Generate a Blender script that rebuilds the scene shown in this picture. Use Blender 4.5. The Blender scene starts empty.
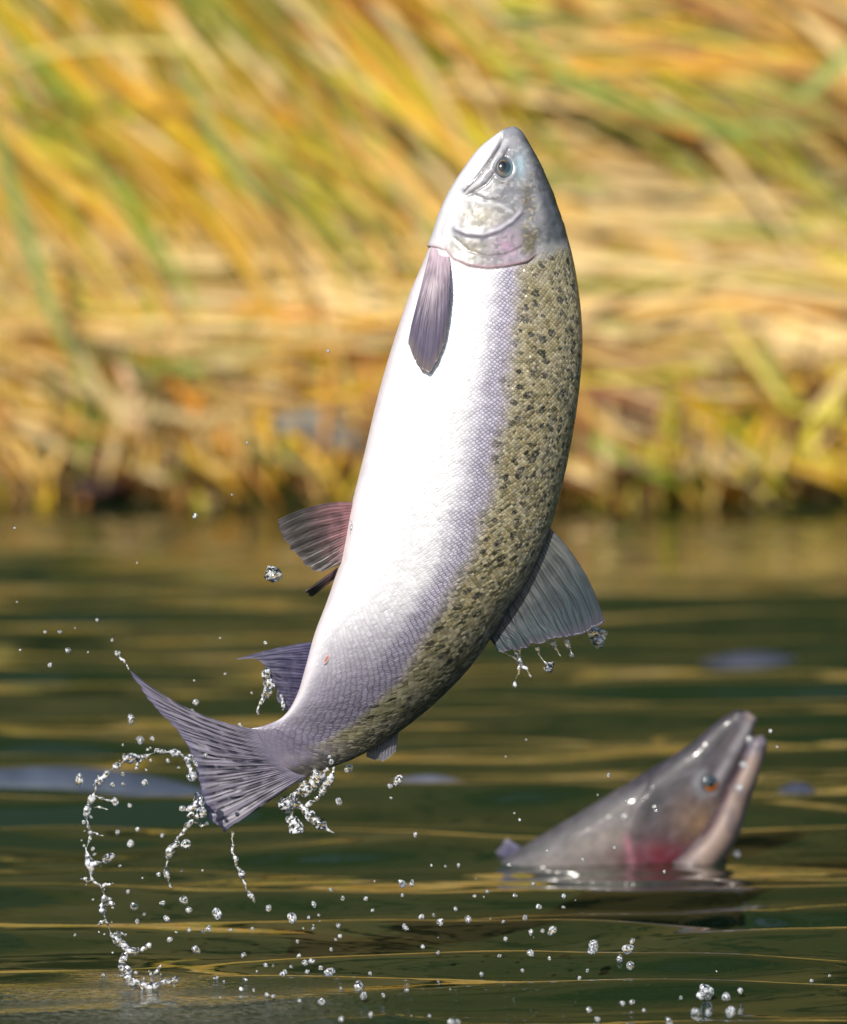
import bpy, math, random
import numpy as np
from mathutils import Vector
R = math.radians
rng = np.random.default_rng(7)
random.seed(7)
sc = bpy.context.scene
col = sc.collection

# ------------------------------------------------------------------ camera
CAM = np.array([0.0, -8.0, 1.0]); PITCH = -0.0765; FOV = 0.1066
cd = bpy.data.cameras.new('camera'); cam = bpy.data.objects.new('camera', cd); col.objects.link(cam)
cam.location = CAM; cam.rotation_euler = (math.pi/2 + PITCH, 0, 0)
cd.sensor_fit = 'VERTICAL'; cd.sensor_height = 24.0; cd.lens = 12.0/math.tan(FOV/2)
cd.clip_start = 0.1; cd.clip_end = 2000
cd.dof.use_dof = True; cd.dof.focus_distance = 8.02; cd.dof.aperture_fstop = 4.5
sc.camera = cam
# ------------------------------------------------------------------ sky, sun, exposure
SUN_EL, SUN_AZ = R(38), R(200)            # azimuth clockwise from +Y: behind the camera, to the left
w = bpy.data.worlds.new('World'); sc.world = w; w.use_nodes = True
nt = w.node_tree; sky = nt.nodes.new('ShaderNodeTexSky'); sky.sky_type = 'NISHITA'; sky.sun_disc = False
sky.sun_elevation = SUN_EL; sky.sun_rotation = SUN_AZ
bg = nt.nodes['Background']; nt.links.new(sky.outputs[0], bg.inputs[0]); bg.inputs[1].default_value = 0.11
sd = bpy.data.lights.new('sun', 'SUN'); so = bpy.data.objects.new('sun', sd); col.objects.link(so)
sd.energy = 4.2; sd.angle = R(0.5); sd.color = (1.0, 0.95, 0.86)
sdir = Vector((math.sin(SUN_AZ)*math.cos(SUN_EL), math.cos(SUN_AZ)*math.cos(SUN_EL), math.sin(SUN_EL)))
so.rotation_euler = sdir.to_track_quat('Z', 'Y').to_euler(); so.location = sdir*30
vs = sc.view_settings; vs.view_transform = 'Standard'; vs.look = 'None'; vs.gamma = 1; vs.exposure = 0.55
vs.use_curve_mapping = False
sc.cycles.use_denoising = True
sc.cycles.max_bounces = 10; sc.cycles.transmission_bounces = 8; sc.cycles.sample_clamp_indirect = 6
sc.cycles.caustics_reflective = False; sc.cycles.caustics_refractive = False

# ------------------------------------------------------------------ helpers
KPX = 2*math.tan(FOV/2)/1024
FW = np.array([0, math.cos(PITCH), math.sin(PITCH)]); UP = np.array([0, -math.sin(PITCH), math.cos(PITCH)])
RT = np.array([1.0, 0, 0])
def W(px, py, Y=0.0):
    """world point at depth Y that stands at photo position px, py"""
    px, py, Y = np.broadcast_arrays(np.asarray(px, float), np.asarray(py, float), np.asarray(Y, float))
    d = FW + ((px-423.5)*KPX)[..., None]*RT - ((py-512)*KPX)[..., None]*UP
    t = (Y-CAM[1])/d[..., 1]
    return CAM + d*t[..., None]
def M(Y=0.0): return (Y-CAM[1])*KPX            # metres per pixel at depth Y
def Wwater(px, py):
    d = FW + (px-423.5)*KPX*RT - (py-512)*KPX*UP
    return CAM + d*(-CAM[2]/d[2])

def tag(o, label=None, cat=None, group=None, kind=None):
    if label: o['label'] = label
    if cat: o['category'] = cat
    if group: o['group'] = group
    if kind: o['kind'] = kind
    return o
def empty(name, loc):
    o = bpy.data.objects.new(name, None); o.location = loc; o.empty_display_size = 0.05; col.objects.link(o); return o
def mesh(name, V, F, mat, parent=None, smooth=True, cols=None, uv=None, attrs=None):
    me = bpy.data.meshes.new(name)
    V = np.asarray(V, np.float32); F = np.asarray(F, np.int32)
    me.vertices.add(len(V)); me.vertices.foreach_set('co', V.ravel())
    k = F.shape[1]
    me.loops.add(F.size); me.loops.foreach_set('vertex_index', F.ravel())
    me.polygons.add(len(F)); me.polygons.foreach_set('loop_start', np.arange(0, F.size, k, dtype=np.int32))
    me.update(calc_edges=True)
    if smooth: me.polygons.foreach_set('use_smooth', np.ones(len(F), bool))
    if cols is not None:
        a = me.color_attributes.new('Col', 'FLOAT_COLOR', 'POINT')
        c4 = np.ones((len(V), 4), np.float32); c4[:, :3] = cols; a.data.foreach_set('color', c4.ravel())
    if uv is not None:
        l = me.uv_layers.new(name='UVMap'); l.data.foreach_set('uv', np.asarray(uv, np.float32)[F.ravel()].ravel())
    for n, v in (attrs or {}).items():
        a = me.attributes.new(n, 'FLOAT', 'POINT'); a.data.foreach_set('value', np.asarray(v, np.float32))
    me.validate(); me.update()
    if mat: me.materials.append(mat)
    o = bpy.data.objects.new(name, me); col.objects.link(o)
    if parent is not None:
        o.parent = parent; o.matrix_parent_inverse.translation = -Vector(parent.location) if parent.parent is None else (0, 0, 0)
    return o
def spline(P, n, closed=False):
    """Catmull-Rom through P resampled to n points evenly by chord parameter"""
    P = np.asarray(P, float); m = len(P)
    d = np.r_[0, np.cumsum(np.linalg.norm(np.diff(P[:, :2], axis=0), axis=1)+1e-9)]
    t = np.linspace(0, d[-1], n) if np.isscalar(n) else np.asarray(n)*d[-1]
    tan = np.gradient(P, d, axis=0) if m > 2 else np.repeat((P[1:]-P[:1])/d[-1], 2, 0)
    i = np.clip(np.searchsorted(d, t, 'right')-1, 0, m-2)
    h = (d[i+1]-d[i]); u = ((t-d[i])/h)[:, None]; h = h[:, None]
    return (2*u**3-3*u**2+1)*P[i]+(u**3-2*u**2+u)*h*tan[i]+(-2*u**3+3*u**2)*P[i+1]+(u**3-u**2)*h*tan[i+1]
def grid_faces(nu, nv, wrap=False):
    i, j = np.meshgrid(np.arange(nu-1), np.arange(nv if wrap else nv-1), indexing='ij')
    a = i*nv+j; b = i*nv+(j+1) % nv; c = (i+1)*nv+(j+1) % nv; d = (i+1)*nv+j
    return np.stack([a, b, c, d], -1).reshape(-1, 4)
def sst(a, b, x):
    t = np.clip((x-a)/(b-a), 0, 1); return t*t*(3-2*t)
def pl_dist(X, Y, P):
    """distance to polyline P, and signed side (+ = left of travel in image, y down)"""
    P = np.asarray(P, float); best = np.full(X.shape, 1e9); side = np.zeros(X.shape); tt = np.zeros(X.shape)
    for k in range(len(P)-1):
        a, b = P[k], P[k+1]; e = b-a; L = e@e
        u = np.clip(((X-a[0])*e[0]+(Y-a[1])*e[1])/L, 0, 1)
        d = np.hypot(X-a[0]-u*e[0], Y-a[1]-u*e[1]); m = d < best
        best = np.where(m, d, best); s = (X-a[0])*e[1]-(Y-a[1])*e[0]
        side = np.where(m, np.sign(s), side); tt = np.where(m, (k+u)/(len(P)-1), tt)
    return best, side, tt

def vnoise(X, Y, cell, seed, oct_=3):
    """smooth value noise 0..1"""
    X, Y = np.broadcast_arrays(X, Y); r_ = np.random.default_rng(seed); out = np.zeros(np.shape(X)); amp, tot = 1.0, 0
    for o_ in range(oct_):
        G = r_.random((128, 128)); x = X/cell+17.3*o_; y = Y/cell+5.7*o_; xi = np.floor(x).astype(int); yi = np.floor(y).astype(int); fx, fy = x-xi, y-yi
        fx = fx*fx*(3-2*fx); fy = fy*fy*(3-2*fy); g_ = lambda a, b_: G[a % 128, b_ % 128]
        out += amp*((g_(xi, yi)*(1-fx)+g_(xi+1, yi)*fx)*(1-fy)+(g_(xi, yi+1)*(1-fx)+g_(xi+1, yi+1)*fx)*fy); tot += amp; amp *= .5; cell = cell/2
    return out/tot
# node helpers
class NB:
    def __init__(s, name):
        s.m = bpy.data.materials.new(name); s.m.use_nodes = True; s.t = s.m.node_tree
        s.p = s.t.nodes['Principled BSDF']; s.out = s.t.nodes['Material Output']
    def n(s, typ, **kw):
        nd = s.t.nodes.new('ShaderNode'+typ)
        for k, v in kw.items(): setattr(nd, k, v)
        return nd
    def l(s, a, b): s.t.links.new(a, b)
    def math(s, op, a, b=None, c=None, clamp=False):
        nd = s.n('Math', operation=op, use_clamp=clamp)
        for k, v in enumerate((a, b, c)):
            if v is None: continue
            if isinstance(v, (int, float)): nd.inputs[k].default_value = v
            else: s.l(v, nd.inputs[k])
        return nd.outputs[0]
    def vm(s, op, a, b=None):
        nd = s.n('VectorMath', operation=op)
        for k, v in enumerate((a, b)):
            if v is None: continue
            if isinstance(v, (tuple, list)): nd.inputs[k].default_value = v
            elif isinstance(v, (int, float)): nd.inputs['Scale'].default_value = v
            else: s.l(v, nd.inputs['Scale'] if (op == 'SCALE' and k == 1) else nd.inputs[k])
        return nd.outputs[0]
    def mix(s, f, a, b, mode='MIX'):
        nd = s.n('Mix', data_type='RGBA', blend_type=mode)
        for sock, v in ((nd.inputs[0], f), (nd.inputs[6], a), (nd.inputs[7], b)):
            if isinstance(v, (int, float)): sock.default_value = v
            elif isinstance(v, tuple): sock.default_value = v+(1,) if len(v) == 3 else v
            else: s.l(v, sock)
        return nd.outputs[2]
    def attr(s, n): return s.n('Attribute', attribute_name=n)
    def rng(s, x, a, b, c=0.0, d=1.0):
        nd = s.n('MapRange'); nd.clamp = True
        s.l(x, nd.inputs[0])
        for k, v in enumerate((a, b, c, d)): nd.inputs[k+1].default_value = v
        return nd.outputs[0]
    def set(s, **kw):
        for k, v in kw.items():
            sock = s.p.inputs[k.replace('_', ' ')]
            if isinstance(v, (int, float)): sock.default_value = v
            elif isinstance(v, tuple): sock.default_value = v+(1,) if len(v) == 3 else v
            else: s.l(v, sock)
        return s

# ------------------------------------------------------------------ materials
def mat_attr(name, rough=0.5, spec=0.5, coat=0.0):
    b = NB(name); b.set(Base_Color=b.attr('Col').outputs['Color'], Roughness=rough, Specular_IOR_Level=spec, Coat_Weight=coat, Coat_Roughness=0.12)
    return b.m
def mat_skin(name, scale=1.3, spots=1.0, coat=0.35, tiltk=1.0, rough=0.33, spec=0.6):
    b = NB(name)
    base = b.attr('Col').outputs['Color']
    uv = b.n('UVMap').outputs[0]                      # in millimetres along / around the body
    back = b.attr('back').outputs['Fac']; scl = b.attr('scaly').outputs['Fac']; flank = b.attr('flank').outputs['Fac']
    rot = b.n('Mapping'); rot.inputs['Rotation'].default_value[2] = R(45); b.l(uv, rot.inputs[0])
    wob = b.n('TexNoise', noise_dimensions='2D'); b.l(uv, wob.inputs['Vector']); wob.inputs['Scale'].default_value = 0.11
    wv = b.vm('ADD', rot.outputs[0], b.vm('SCALE', wob.outputs['Color'], 2.2))
    vor = b.n('TexVoronoi', voronoi_dimensions='2D'); b.l(wv, vor.inputs['Vector'])
    vor.inputs['Scale'].default_value = 0.30*scale; vor.inputs['Randomness'].default_value = 0.30
    ved = b.n('TexVoronoi', voronoi_dimensions='2D', feature='DISTANCE_TO_EDGE'); b.l(wv, ved.inputs['Vector'])
    ved.inputs['Scale'].default_value = 0.30*scale; ved.inputs['Randomness'].default_value = 0.30
    edge = b.rng(ved.outputs['Distance'], 0.03, 0.22, 1.0, 0.0)
    # dark pigment on the rim of each scale, strongest along the flank
    c1 = b.mix(b.math('MULTIPLY', edge, b.math('MULTIPLY', scl, b.math('MULTIPLY_ADD', flank, 0.72, 0.08))), base, (0.06, 0.045, 0.095))
    c1 = b.mix(b.math('MULTIPLY', edge, b.math('MULTIPLY', back, b.math('MULTIPLY', scl, 0.55))), c1, (0.03, 0.026, 0.014))
    # glints on the back, painted as pale gold on random scales
    rnd = b.n('SeparateColor'); b.l(vor.outputs['Color'], rnd.inputs[0])
    shine = b.math('MULTIPLY', b.rng(rnd.outputs[0], 0.45, 0.95), b.math('MULTIPLY', back, scl))
    c1 = b.mix(b.math('MULTIPLY', shine, 0.4), c1, (0.70, 0.62, 0.42))
    # spots
    sn = b.n('TexNoise', noise_dimensions='2D'); b.l(uv, sn.inputs['Vector']); sn.inputs['Scale'].default_value = 0.22; sn.inputs['Detail'].default_value = 3
    sv = b.vm('ADD', uv, b.vm('SCALE', b.vm('SUBTRACT', sn.outputs['Color'], (0.5, 0.5, 0.5)), 5.0))
    sp = b.n('TexVoronoi', voronoi_dimensions='2D'); b.l(sv, sp.inputs['Vector']); sp.inputs['Scale'].default_value = 0.096; sp.inputs['Randomness'].default_value = 0.9
    srn = b.n('SeparateColor'); b.l(sp.outputs['Color'], srn.inputs[0])
    rad = b.math('MULTIPLY', b.rng(srn.outputs[1], 0.08, 0.8, 0.05, 0.32), 1.0)
    spot = b.math('MULTIPLY', b.math('LESS_THAN', sp.outputs['Distance'], rad), b.attr('spotted').outputs['Fac'])
    fine = b.n('TexNoise', noise_dimensions='2D'); b.l(uv, fine.inputs['Vector']); fine.inputs['Scale'].default_value = 0.5; fine.inputs['Detail'].default_value = 2
    spot = b.math('MULTIPLY', spot, b.rng(fine.outputs['Fac'], 0.30, 0.46))
    c1 = b.mix(b.math('MULTIPLY', spot, 0.85*spots), c1, (0.014, 0.014, 0.014))
    # faint blotching
    bl = b.n('TexNoise', noise_dimensions='2D'); b.l(uv, bl.inputs['Vector']); bl.inputs['Scale'].default_value = 0.06; bl.inputs['Detail'].default_value = 4
    c1 = b.mix(b.rng(bl.outputs['Fac'], 0.5, 0.7, 0.0, 0.15), c1, (0.2, 0.17, 0.21), 'MIX')
    # each scale tilted a little on its own
    g = b.n('NewGeometry'); tilt = b.vm('SUBTRACT', vor.outputs['Color'], (0.5, 0.5, 0.5))
    amt = b.math('MULTIPLY', scl, b.math('MULTIPLY_ADD', back, 0.38, 0.26))
    nn = b.vm('NORMALIZE', b.vm('ADD', g.outputs['Normal'], b.vm('SCALE', tilt, b.math('MULTIPLY', amt, tiltk))))
    bp = b.n('Bump'); bp.inputs['Strength'].default_value = 0.35; bp.inputs['Distance'].default_value = 0.0006
    b.l(b.math('MULTIPLY', b.rng(ved.outputs['Distance'], 0.0, 0.3), scl), bp.inputs['Height']); b.l(nn, bp.inputs['Normal'])
    b.set(Base_Color=c1, Roughness=rough, Specular_IOR_Level=spec, Coat_Weight=coat, Coat_Roughness=0.10, Normal=bp.outputs[0])
    return b.m
def mat_fin(name, c_base, c_tip, c_dark, nray, dark=0.5, blotch=0.0, transl=0.25, edge=None):
    b = NB(name); uv = b.n('UVMap').outputs[0]; sx = b.n('SeparateXYZ'); b.l(uv, sx.inputs[0])
    u, v = sx.outputs[0], sx.outputs[1]
    nz = b.n('TexNoise', noise_dimensions='2D'); mp = b.n('Mapping'); mp.inputs['Scale'].default_value = (nray*1.1, 7, 1); b.l(uv, mp.inputs[0]); b.l(mp.outputs[0], nz.inputs['Vector'])
    nz.inputs['Scale'].default_value = 1.0; nz.inputs['Detail'].default_value = 3
    n1 = b.n('TexNoise', noise_dimensions='2D'); m1 = b.n('Mapping'); m1.inputs['Scale'].default_value = (5, 1.2, 1); b.l(uv, m1.inputs[0]); b.l(m1.outputs[0], n1.inputs['Vector']); n1.inputs['Scale'].default_value = 1.0; n1.inputs['Detail'].default_value = 2
    u = b.math('ADD', u, b.math('MULTIPLY', b.math('SUBTRACT', n1.outputs['Fac'], 0.5), 1.6/nray))
    w1 = b.math('SINE', b.math('MULTIPLY', u, 2*math.pi*nray)); w2 = b.math('SINE', b.math('MULTIPLY_ADD', u, 4*math.pi*nray, 1.2))
    wav = b.math('MULTIPLY_ADD', b.math('ADD', w1, b.math('MULTIPLY', b.math('SUBTRACT', w2, w1), b.rng(v, 0.45, 0.85, 0.0, 0.7))), 0.5, 0.5)
    base = b.mix(b.rng(v, 0.05, 0.7), c_base, c_tip)
    f = b.math('MULTIPLY', b.rng(wav, 0.35, 0.75), dark)
    f = b.math('MULTIPLY', f, b.rng(nz.outputs['Fac'], 0.34-0.28*(1-blotch), 0.50))
    f = b.math('MULTIPLY', f, b.rng(v, 0.06, 0.22))
    c = b.mix(f, base, c_dark)
    sub = b.math('MULTIPLY_ADD', b.math('SINE', b.math('MULTIPLY', u, 2*math.pi*nray*3)), 0.5, 0.5)
    c = b.mix(b.math('MULTIPLY', sub, 0.14), c, c_dark)
    big = b.n('TexNoise', noise_dimensions='2D'); b.l(uv, big.inputs['Vector']); big.inputs['Scale'].default_value = 3.5; big.inputs['Detail'].default_value = 4
    c = b.mix(b.rng(big.outputs['Fac'], 0.42, 0.7, 0.0, 0.5), c, c_dark)
    if edge: c = b.mix(b.rng(v, 0.86, 0.99, 0.0, 0.7), c, edge)
    bp = b.n('Bump'); bp.inputs['Strength'].default_value = 0.25; bp.inputs['Distance'].default_value = 0.0006; b.l(sub, bp.inputs['Height'])
    b.set(Base_Color=c, Roughness=0.42, Specular_IOR_Level=0.35, Coat_Weight=0.08, Coat_Roughness=0.15, Normal=bp.outputs[0])
    tr = b.n('BsdfTranslucent'); b.l(c, tr.inputs[0]); ms = b.n('MixShader'); ms.inputs[0].default_value = transl
    b.l(b.p.outputs[0], ms.inputs[1]); b.l(tr.outputs[0], ms.inputs[2]); b.l(ms.outputs[0], b.out.inputs['Surface'])
    return b.m
def mat_drop(name='clear_water', nscale=2.2):
    b = NB(name)
    lw = b.n('TexNoise'); tc = b.n('TexCoord'); b.l(tc.outputs['Object'], lw.inputs['Vector']); lw.inputs['Scale'].default_value = nscale
    b.set(Base_Color=(.95, .96, 1), Roughness=0.06, IOR=1.333, Transmission_Weight=b.rng(lw.outputs['Fac'], .38, .56, .50, 1.0), Coat_Weight=1.0, Coat_Roughness=.15); return b.m  # milky white mixed in to stand for sun and sky glints
def mat_water():
    b = NB('river_water')
    tc = b.n('TexCoord'); foam = b.attr('foam').outputs['Fac']
    nz = b.n('TexNoise'); b.l(tc.outputs['Object'], nz.inputs['Vector']); nz.inputs['Scale'].default_value = 150; nz.inputs['Detail'].default_value = 3
    n2 = b.n('TexNoise'); mp = b.n('Mapping'); mp.inputs['Scale'].default_value = (9, 20, 1); b.l(tc.outputs['Object'], mp.inputs[0]); b.l(mp.outputs[0], n2.inputs['Vector']); n2.inputs['Scale'].default_value = 1.0; n2.inputs['Detail'].default_value = 3
    h = b.math('ADD', b.math('MULTIPLY', b.math('MULTIPLY', nz.outputs['Fac'], foam), 0.010), b.math('MULTIPLY', n2.outputs['Fac'], 0.0009))
    bp = b.n('Bump'); bp.inputs['Strength'].default_value = 1.0; bp.inputs['Distance'].default_value = 1.0; b.l(h, bp.inputs['Height'])
    c = b.mix(b.math('MULTIPLY', foam, b.rng(nz.outputs['Fac'], 0.35, 0.7, 0.1, 0.9)), (0.010, 0.019, 0.007), (0.15, 0.14, 0.11))
    b.set(Base_Color=c, Roughness=0.03, IOR=1.333, Normal=bp.outputs[0]); return b.m
def mat_grass(name):
    b = NB(name); c = b.attr('Col').outputs['Color']
    nz = b.n('TexNoise'); tc = b.n('TexCoord'); b.l(tc.outputs['Object'], nz.inputs['Vector']); nz.inputs['Scale'].default_value = 30; nz.inputs['Detail'].default_value = 3
    c = b.mix(b.rng(nz.outputs['Fac'], 0.4, 0.7, 0.0, 0.35), c, b.mix(1.0, c, (0.75, 0.55, 0.35), 'MULTIPLY'))
    b.set(Base_Color=c, Roughness=0.45, Specular_IOR_Level=0.35)
    tr = b.n('BsdfTranslucent'); b.l(c, tr.inputs[0]); ms = b.n('MixShader'); ms.inputs[0].default_value = 0.3
    b.l(b.p.outputs[0], ms.inputs[1]); b.l(tr.outputs[0], ms.inputs[2]); b.l(ms.outputs[0], b.out.inputs['Surface']); return b.m
def mat_noise(name, a, c, scale, rough=0.8, bump=0.02):
    b = NB(name); tc = b.n('TexCoord'); nz = b.n('TexNoise'); b.l(tc.outputs['Object'], nz.inputs['Vector']); nz.inputs['Scale'].default_value = scale; nz.inputs['Detail'].default_value = 6
    bp = b.n('Bump'); bp.inputs['Strength'].default_value = 0.6; bp.inputs['Distance'].default_value = bump; b.l(nz.outputs['Fac'], bp.inputs['Height'])
    b.set(Base_Color=b.mix(b.rng(nz.outputs['Fac'], 0.3, 0.7), a, c), Roughness=rough, Normal=bp.outputs[0]); return b.m
MAT_DROP = mat_drop(); MAT_STRAND = mat_drop('splashed_water', 330); MAT_GRASS = mat_grass('sedge_leaf')

# ================================================================== SETTING
# ------------------------------------------------------------------ river
def axis(parts):
    out = [parts[0][0]]
    for a, b_, st in parts:
        n = max(1, int(round((b_-a)/st))); out += list(np.linspace(a, b_, n+1)[1:])
    return np.array(out)
xs = axis([(-200, -20, 30), (-20, -4, 2), (-4, -0.9, 0.06), (-0.9, 0.9, 0.0075), (0.9, 4, 0.06), (4, 20, 2), (20, 200, 30)])
ys = axis([(-80, -8, 6), (-8, -0.6, 0.1), (-0.6, 1.2, 0.007), (1.2, 3, 0.011), (3, 5.8, 0.016)])
X, Y = np.meshgrid(xs, ys, indexing='ij')
Z = np.zeros_like(X)
for k in range(110):
    lam = 0.085*(0.44/0.085)**rng.random(); ang = rng.normal(0, 0.20)+(math.pi if rng.random() < .3 else 0)
    slope = 0.0205*(lam/0.25)**0.15
    kk = 2*math.pi/lam; Z += slope/kk*np.sin(kk*(X*math.sin(ang)+Y*math.cos(ang))+rng.random()*6.28)
fade = np.where((np.abs(X) < 4.2) & (Y > -8.2), 1, 0.0)
# livelier further out, calmer patches here and there
patch = 0.75+0.35*np.sin(X*1.7+1)*np.sin(Y*1.3+.5)+0.25*np.sin(X*3.1+Y*2.3)
Z *= fade*np.clip(patch, .6, 1.3)*(1.15+1.05*sst(.3, 2.4, Y)-1.6*sst(2.6, 4.4, Y))
c = Wwater(640, 866); Z *= 1-.88*np.exp(-((X-c[0])/.26)**2-((Y-c[1])/.3)**2)      # calmer round the second fish
def swell(px, py, lx, ly, h, rotz=0.0):
    """a short steep wavelet on the water where it stands at px, py"""
    global Z
    c = Wwater(px, py); dx, dy = X-c[0], Y-c[1]
    u = dx*math.cos(rotz)+dy*math.sin(rotz); v = -dx*math.sin(rotz)+dy*math.cos(rotz)
    Z = Z + h*np.exp(-(u/lx)**2-(v/ly)**2)
swell(745, 918, .035, .035, .009); swell(330, 1016, .026, .02, .0065); swell(385, 1014, .02, .016, .0055, .3); swell(425, 1016, .03, .016, .0055, -.25)
foam = np.zeros_like(X)
c = Wwater(130, 1010)
foam = np.exp(-(((X-c[0])/.15)**2+((Y-c[1]-.02)/.10)**2)**1.5)
Z += 0.007*np.exp(-((X-c[0])/.16)**2-((Y-c[1])/.09)**2)
c2 = Wwater(135, 985); foam = np.clip(foam*.75+np.exp(-((X-c2[0])/.035)**2-((Y-c2[1])/.05)**2)*.9, 0, 1)
water = mesh('water', np.stack([X, Y, Z], -1).reshape(-1, 3), grid_faces(len(xs), len(ys)), mat_water(), attrs={'foam': foam.ravel()})
tag(water, 'dark green rippled river with golden reflections', kind='structure')

# ------------------------------------------------------------------ bank terrain (reaches the horizon)
bxs = axis([(-600, -40, 80), (-40, -4, 4), (-4, 4, .12), (4, 40, 4), (40, 600, 80)])
bys = axis([(4.6, 8, .08), (8, 16, .8), (16, 60, 4), (60, 900, 120)])
BX, BY = np.meshgrid(bxs, bys, indexing='ij')
def bank_z(x, y):
    z = np.interp(y-.2, [4.6, 5.12, 5.3, 5.6, 6.1, 6.8, 9, 20, 60, 900], [-.35, -.05, .10, .36, .66, .74, .85, 1.6, 6, 40])
    return z+0.03*np.sin(x*5.1+y*3)+0.02*np.sin(x*11.3-y*7)
bank = mesh('river_bank', np.stack([BX, BY, bank_z(BX, BY)], -1).reshape(-1, 3), grid_faces(len(bxs), len(bys)), mat_noise('bank_soil', (0.05, 0.028, 0.015), (0.22, 0.13, 0.05), 9))
tag(bank, 'earth bank under matted sedge', kind='structure')

# ------------------------------------------------------------------ woodland behind the bank (mirrored in the river)
tv, tf, tcol = [], [], []
def tri(p, q, r_, c_):
    n = len(tv); tv.extend([p, q, r_]); tf.append((n, n+1, n+2)); tcol.extend([c_]*3)
for k in range(150):
    tx = rng.uniform(-30, 30); ty = rng.uniform(13, 27); th = rng.uniform(11, 15)*(1+0.03*(ty-13)); tz = float(np.interp(ty, [9, 20, 60], [1.25, 2, 6])); wd = th*rng.uniform(.18, .26)
    base = np.array([.021, .033, .011])*rng.uniform(.6, 1.5)
    if rng.random() < .12: base = np.array([.11, .085, .02])
    for q in range(6):
        a0, a1 = q*math.pi/3, (q+1)*math.pi/3; rr = th*.016
        tri((tx+rr*math.cos(a0), ty+rr*math.sin(a0), tz-.3), (tx+rr*math.cos(a1), ty+rr*math.sin(a1), tz-.3), (tx, ty, tz+th), (.05, .035, .025))
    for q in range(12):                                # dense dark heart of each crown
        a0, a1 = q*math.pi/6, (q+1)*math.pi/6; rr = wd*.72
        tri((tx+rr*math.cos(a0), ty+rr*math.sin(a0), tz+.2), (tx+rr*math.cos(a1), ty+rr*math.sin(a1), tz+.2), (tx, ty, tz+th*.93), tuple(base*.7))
    for q in range(420):
        t = rng.random()**.8; a = rng.uniform(0, 6.283); rad = wd*(1-t)*rng.uniform(.25, 1.08)+.05; z = tz+.3+t*(th-.3)-rad*.25
        s = rng.uniform(.3, .75)*(1.1-.6*t); p = np.array([tx+rad*math.cos(a), ty+rad*math.sin(a), z])
        o_ = np.array([math.cos(a), math.sin(a), -.45])*s; sd_ = np.array([-math.sin(a), math.cos(a), rng.uniform(-.3, .3)])*s*.6
        tri(p-o_*.5-sd_*.5, p-o_*.5+sd_*.5, p+o_, tuple(base*rng.uniform(.6, 1.4)))
wood = mesh('woodland', tv, tf, mat_attr('needles', .7, .2), smooth=False, cols=np.array(tcol))
tag(wood, 'dark conifer woodland behind the bank, mirrored in the river', 'woodland', kind='stuff')

# ------------------------------------------------------------------ sedge on the bank
PAL = dict(gold=(.56, .33, .016), straw=(.56, .355, .09), orange=(.52, .22, .018), pale=(.72, .55, .25), green=(.20, .28, .03), olive=(.17, .15, .025), rust=(.27, .10, .035), lime=(.44, .40, .022), brown=(.14, .065, .025))
def surf_y(z): return np.interp(z, [0, .1, .36, .70, 1.05], [5.30, 5.40, 5.68, 6.18, 7.2])
def ribbon(P, width, twist=0.0, fold=.25):
    """P: n x 3 centre line -> folded leaf blade, 3 verts across"""
    P = np.asarray(P); n = len(P); T = np.gradient(P, axis=0); T /= np.linalg.norm(T, axis=1)[:, None]+1e-9
    view = np.array([math.sin(twist), -math.cos(twist), .25]); S = np.cross(T, view); S /= np.linalg.norm(S, axis=1)[:, None]+1e-9
    Nn = np.cross(S, T); t = np.linspace(0, 1, n); wd = width*np.clip(np.minimum(t*3.5+.25, 1)*np.minimum((1-t)*2.2+.04, 1), 0, 1)
    wd = wd[:, None]/2
    V = np.stack([P-S*wd, P-Nn*wd*fold*2, P+S*wd], 1).reshape(-1, 3)
    return V, grid_faces(n, 3)
def blade_line(p0, ang, L, bend, droop, n=9, out=0.0):
    t = np.linspace(0, 1, n); a = ang+bend*(t-.0); ds = L/(n-1)
    dx = np.cos(a); dz = np.sin(a)-droop*t
    x = p0[0]+np.r_[0, np.cumsum(dx[:-1])*ds]; z = p0[2]+np.r_[0, np.cumsum(dz[:-1])*ds]
    y = p0[1]+(surf_y(np.clip(z, 0, 1.05))-surf_y(min(max(p0[2], 0), 1.05)))*.85-out*np.sin(t*math.pi)
    return np.stack([x, y, z], 1)
def sedge(name, blades, label):
    Vs, Fs, Cs, n = [], [], [], 0
    for P, wd, c_, tw in blades:
        V, F = ribbon(P, wd, tw); Vs.append(V); Fs.append(F+n); n += len(V)
        tt = np.repeat(np.linspace(0, 1, len(P)), 3)[:, None]
        Cs.append(np.array(c_)*(1-.12*tt)+np.array((.10, .06, .01))*tt*.6)
    o = mesh(name, np.concatenate(Vs), np.concatenate(Fs), MAT_GRASS, cols=np.concatenate(Cs))
    return tag(o, label, 'grass', kind='stuff')
def pick(weights, key=None):
    k = list(weights); p = np.array([weights[i] for i in k], float); br = rng.uniform(.72, 1.18)
    if key is not None:                              # blades of one tussock share their colours
        hr = np.random.default_rng(abs(hash(key)) % (2**31)); fav = hr.choice(len(k), 2, p=p/p.sum()); p = p*.35; p[fav] += p.sum()*1.6; br = rng.uniform(.8, 1.1)*hr.uniform(.6, 1.25)
    return np.array(PAL[k[rng.choice(len(k), p=p/p.sum())]])*br
def wpx(x, z):                                   # photo position of a point of the sedge surface
    y = float(surf_y(z)); d = np.array([x, y, z])-CAM; f = d@FW
    return 423.5+(d@RT)/f/KPX, 512-(d@UP)/f/KPX
up_b, mid_b, low_b = [], [], []
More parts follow.
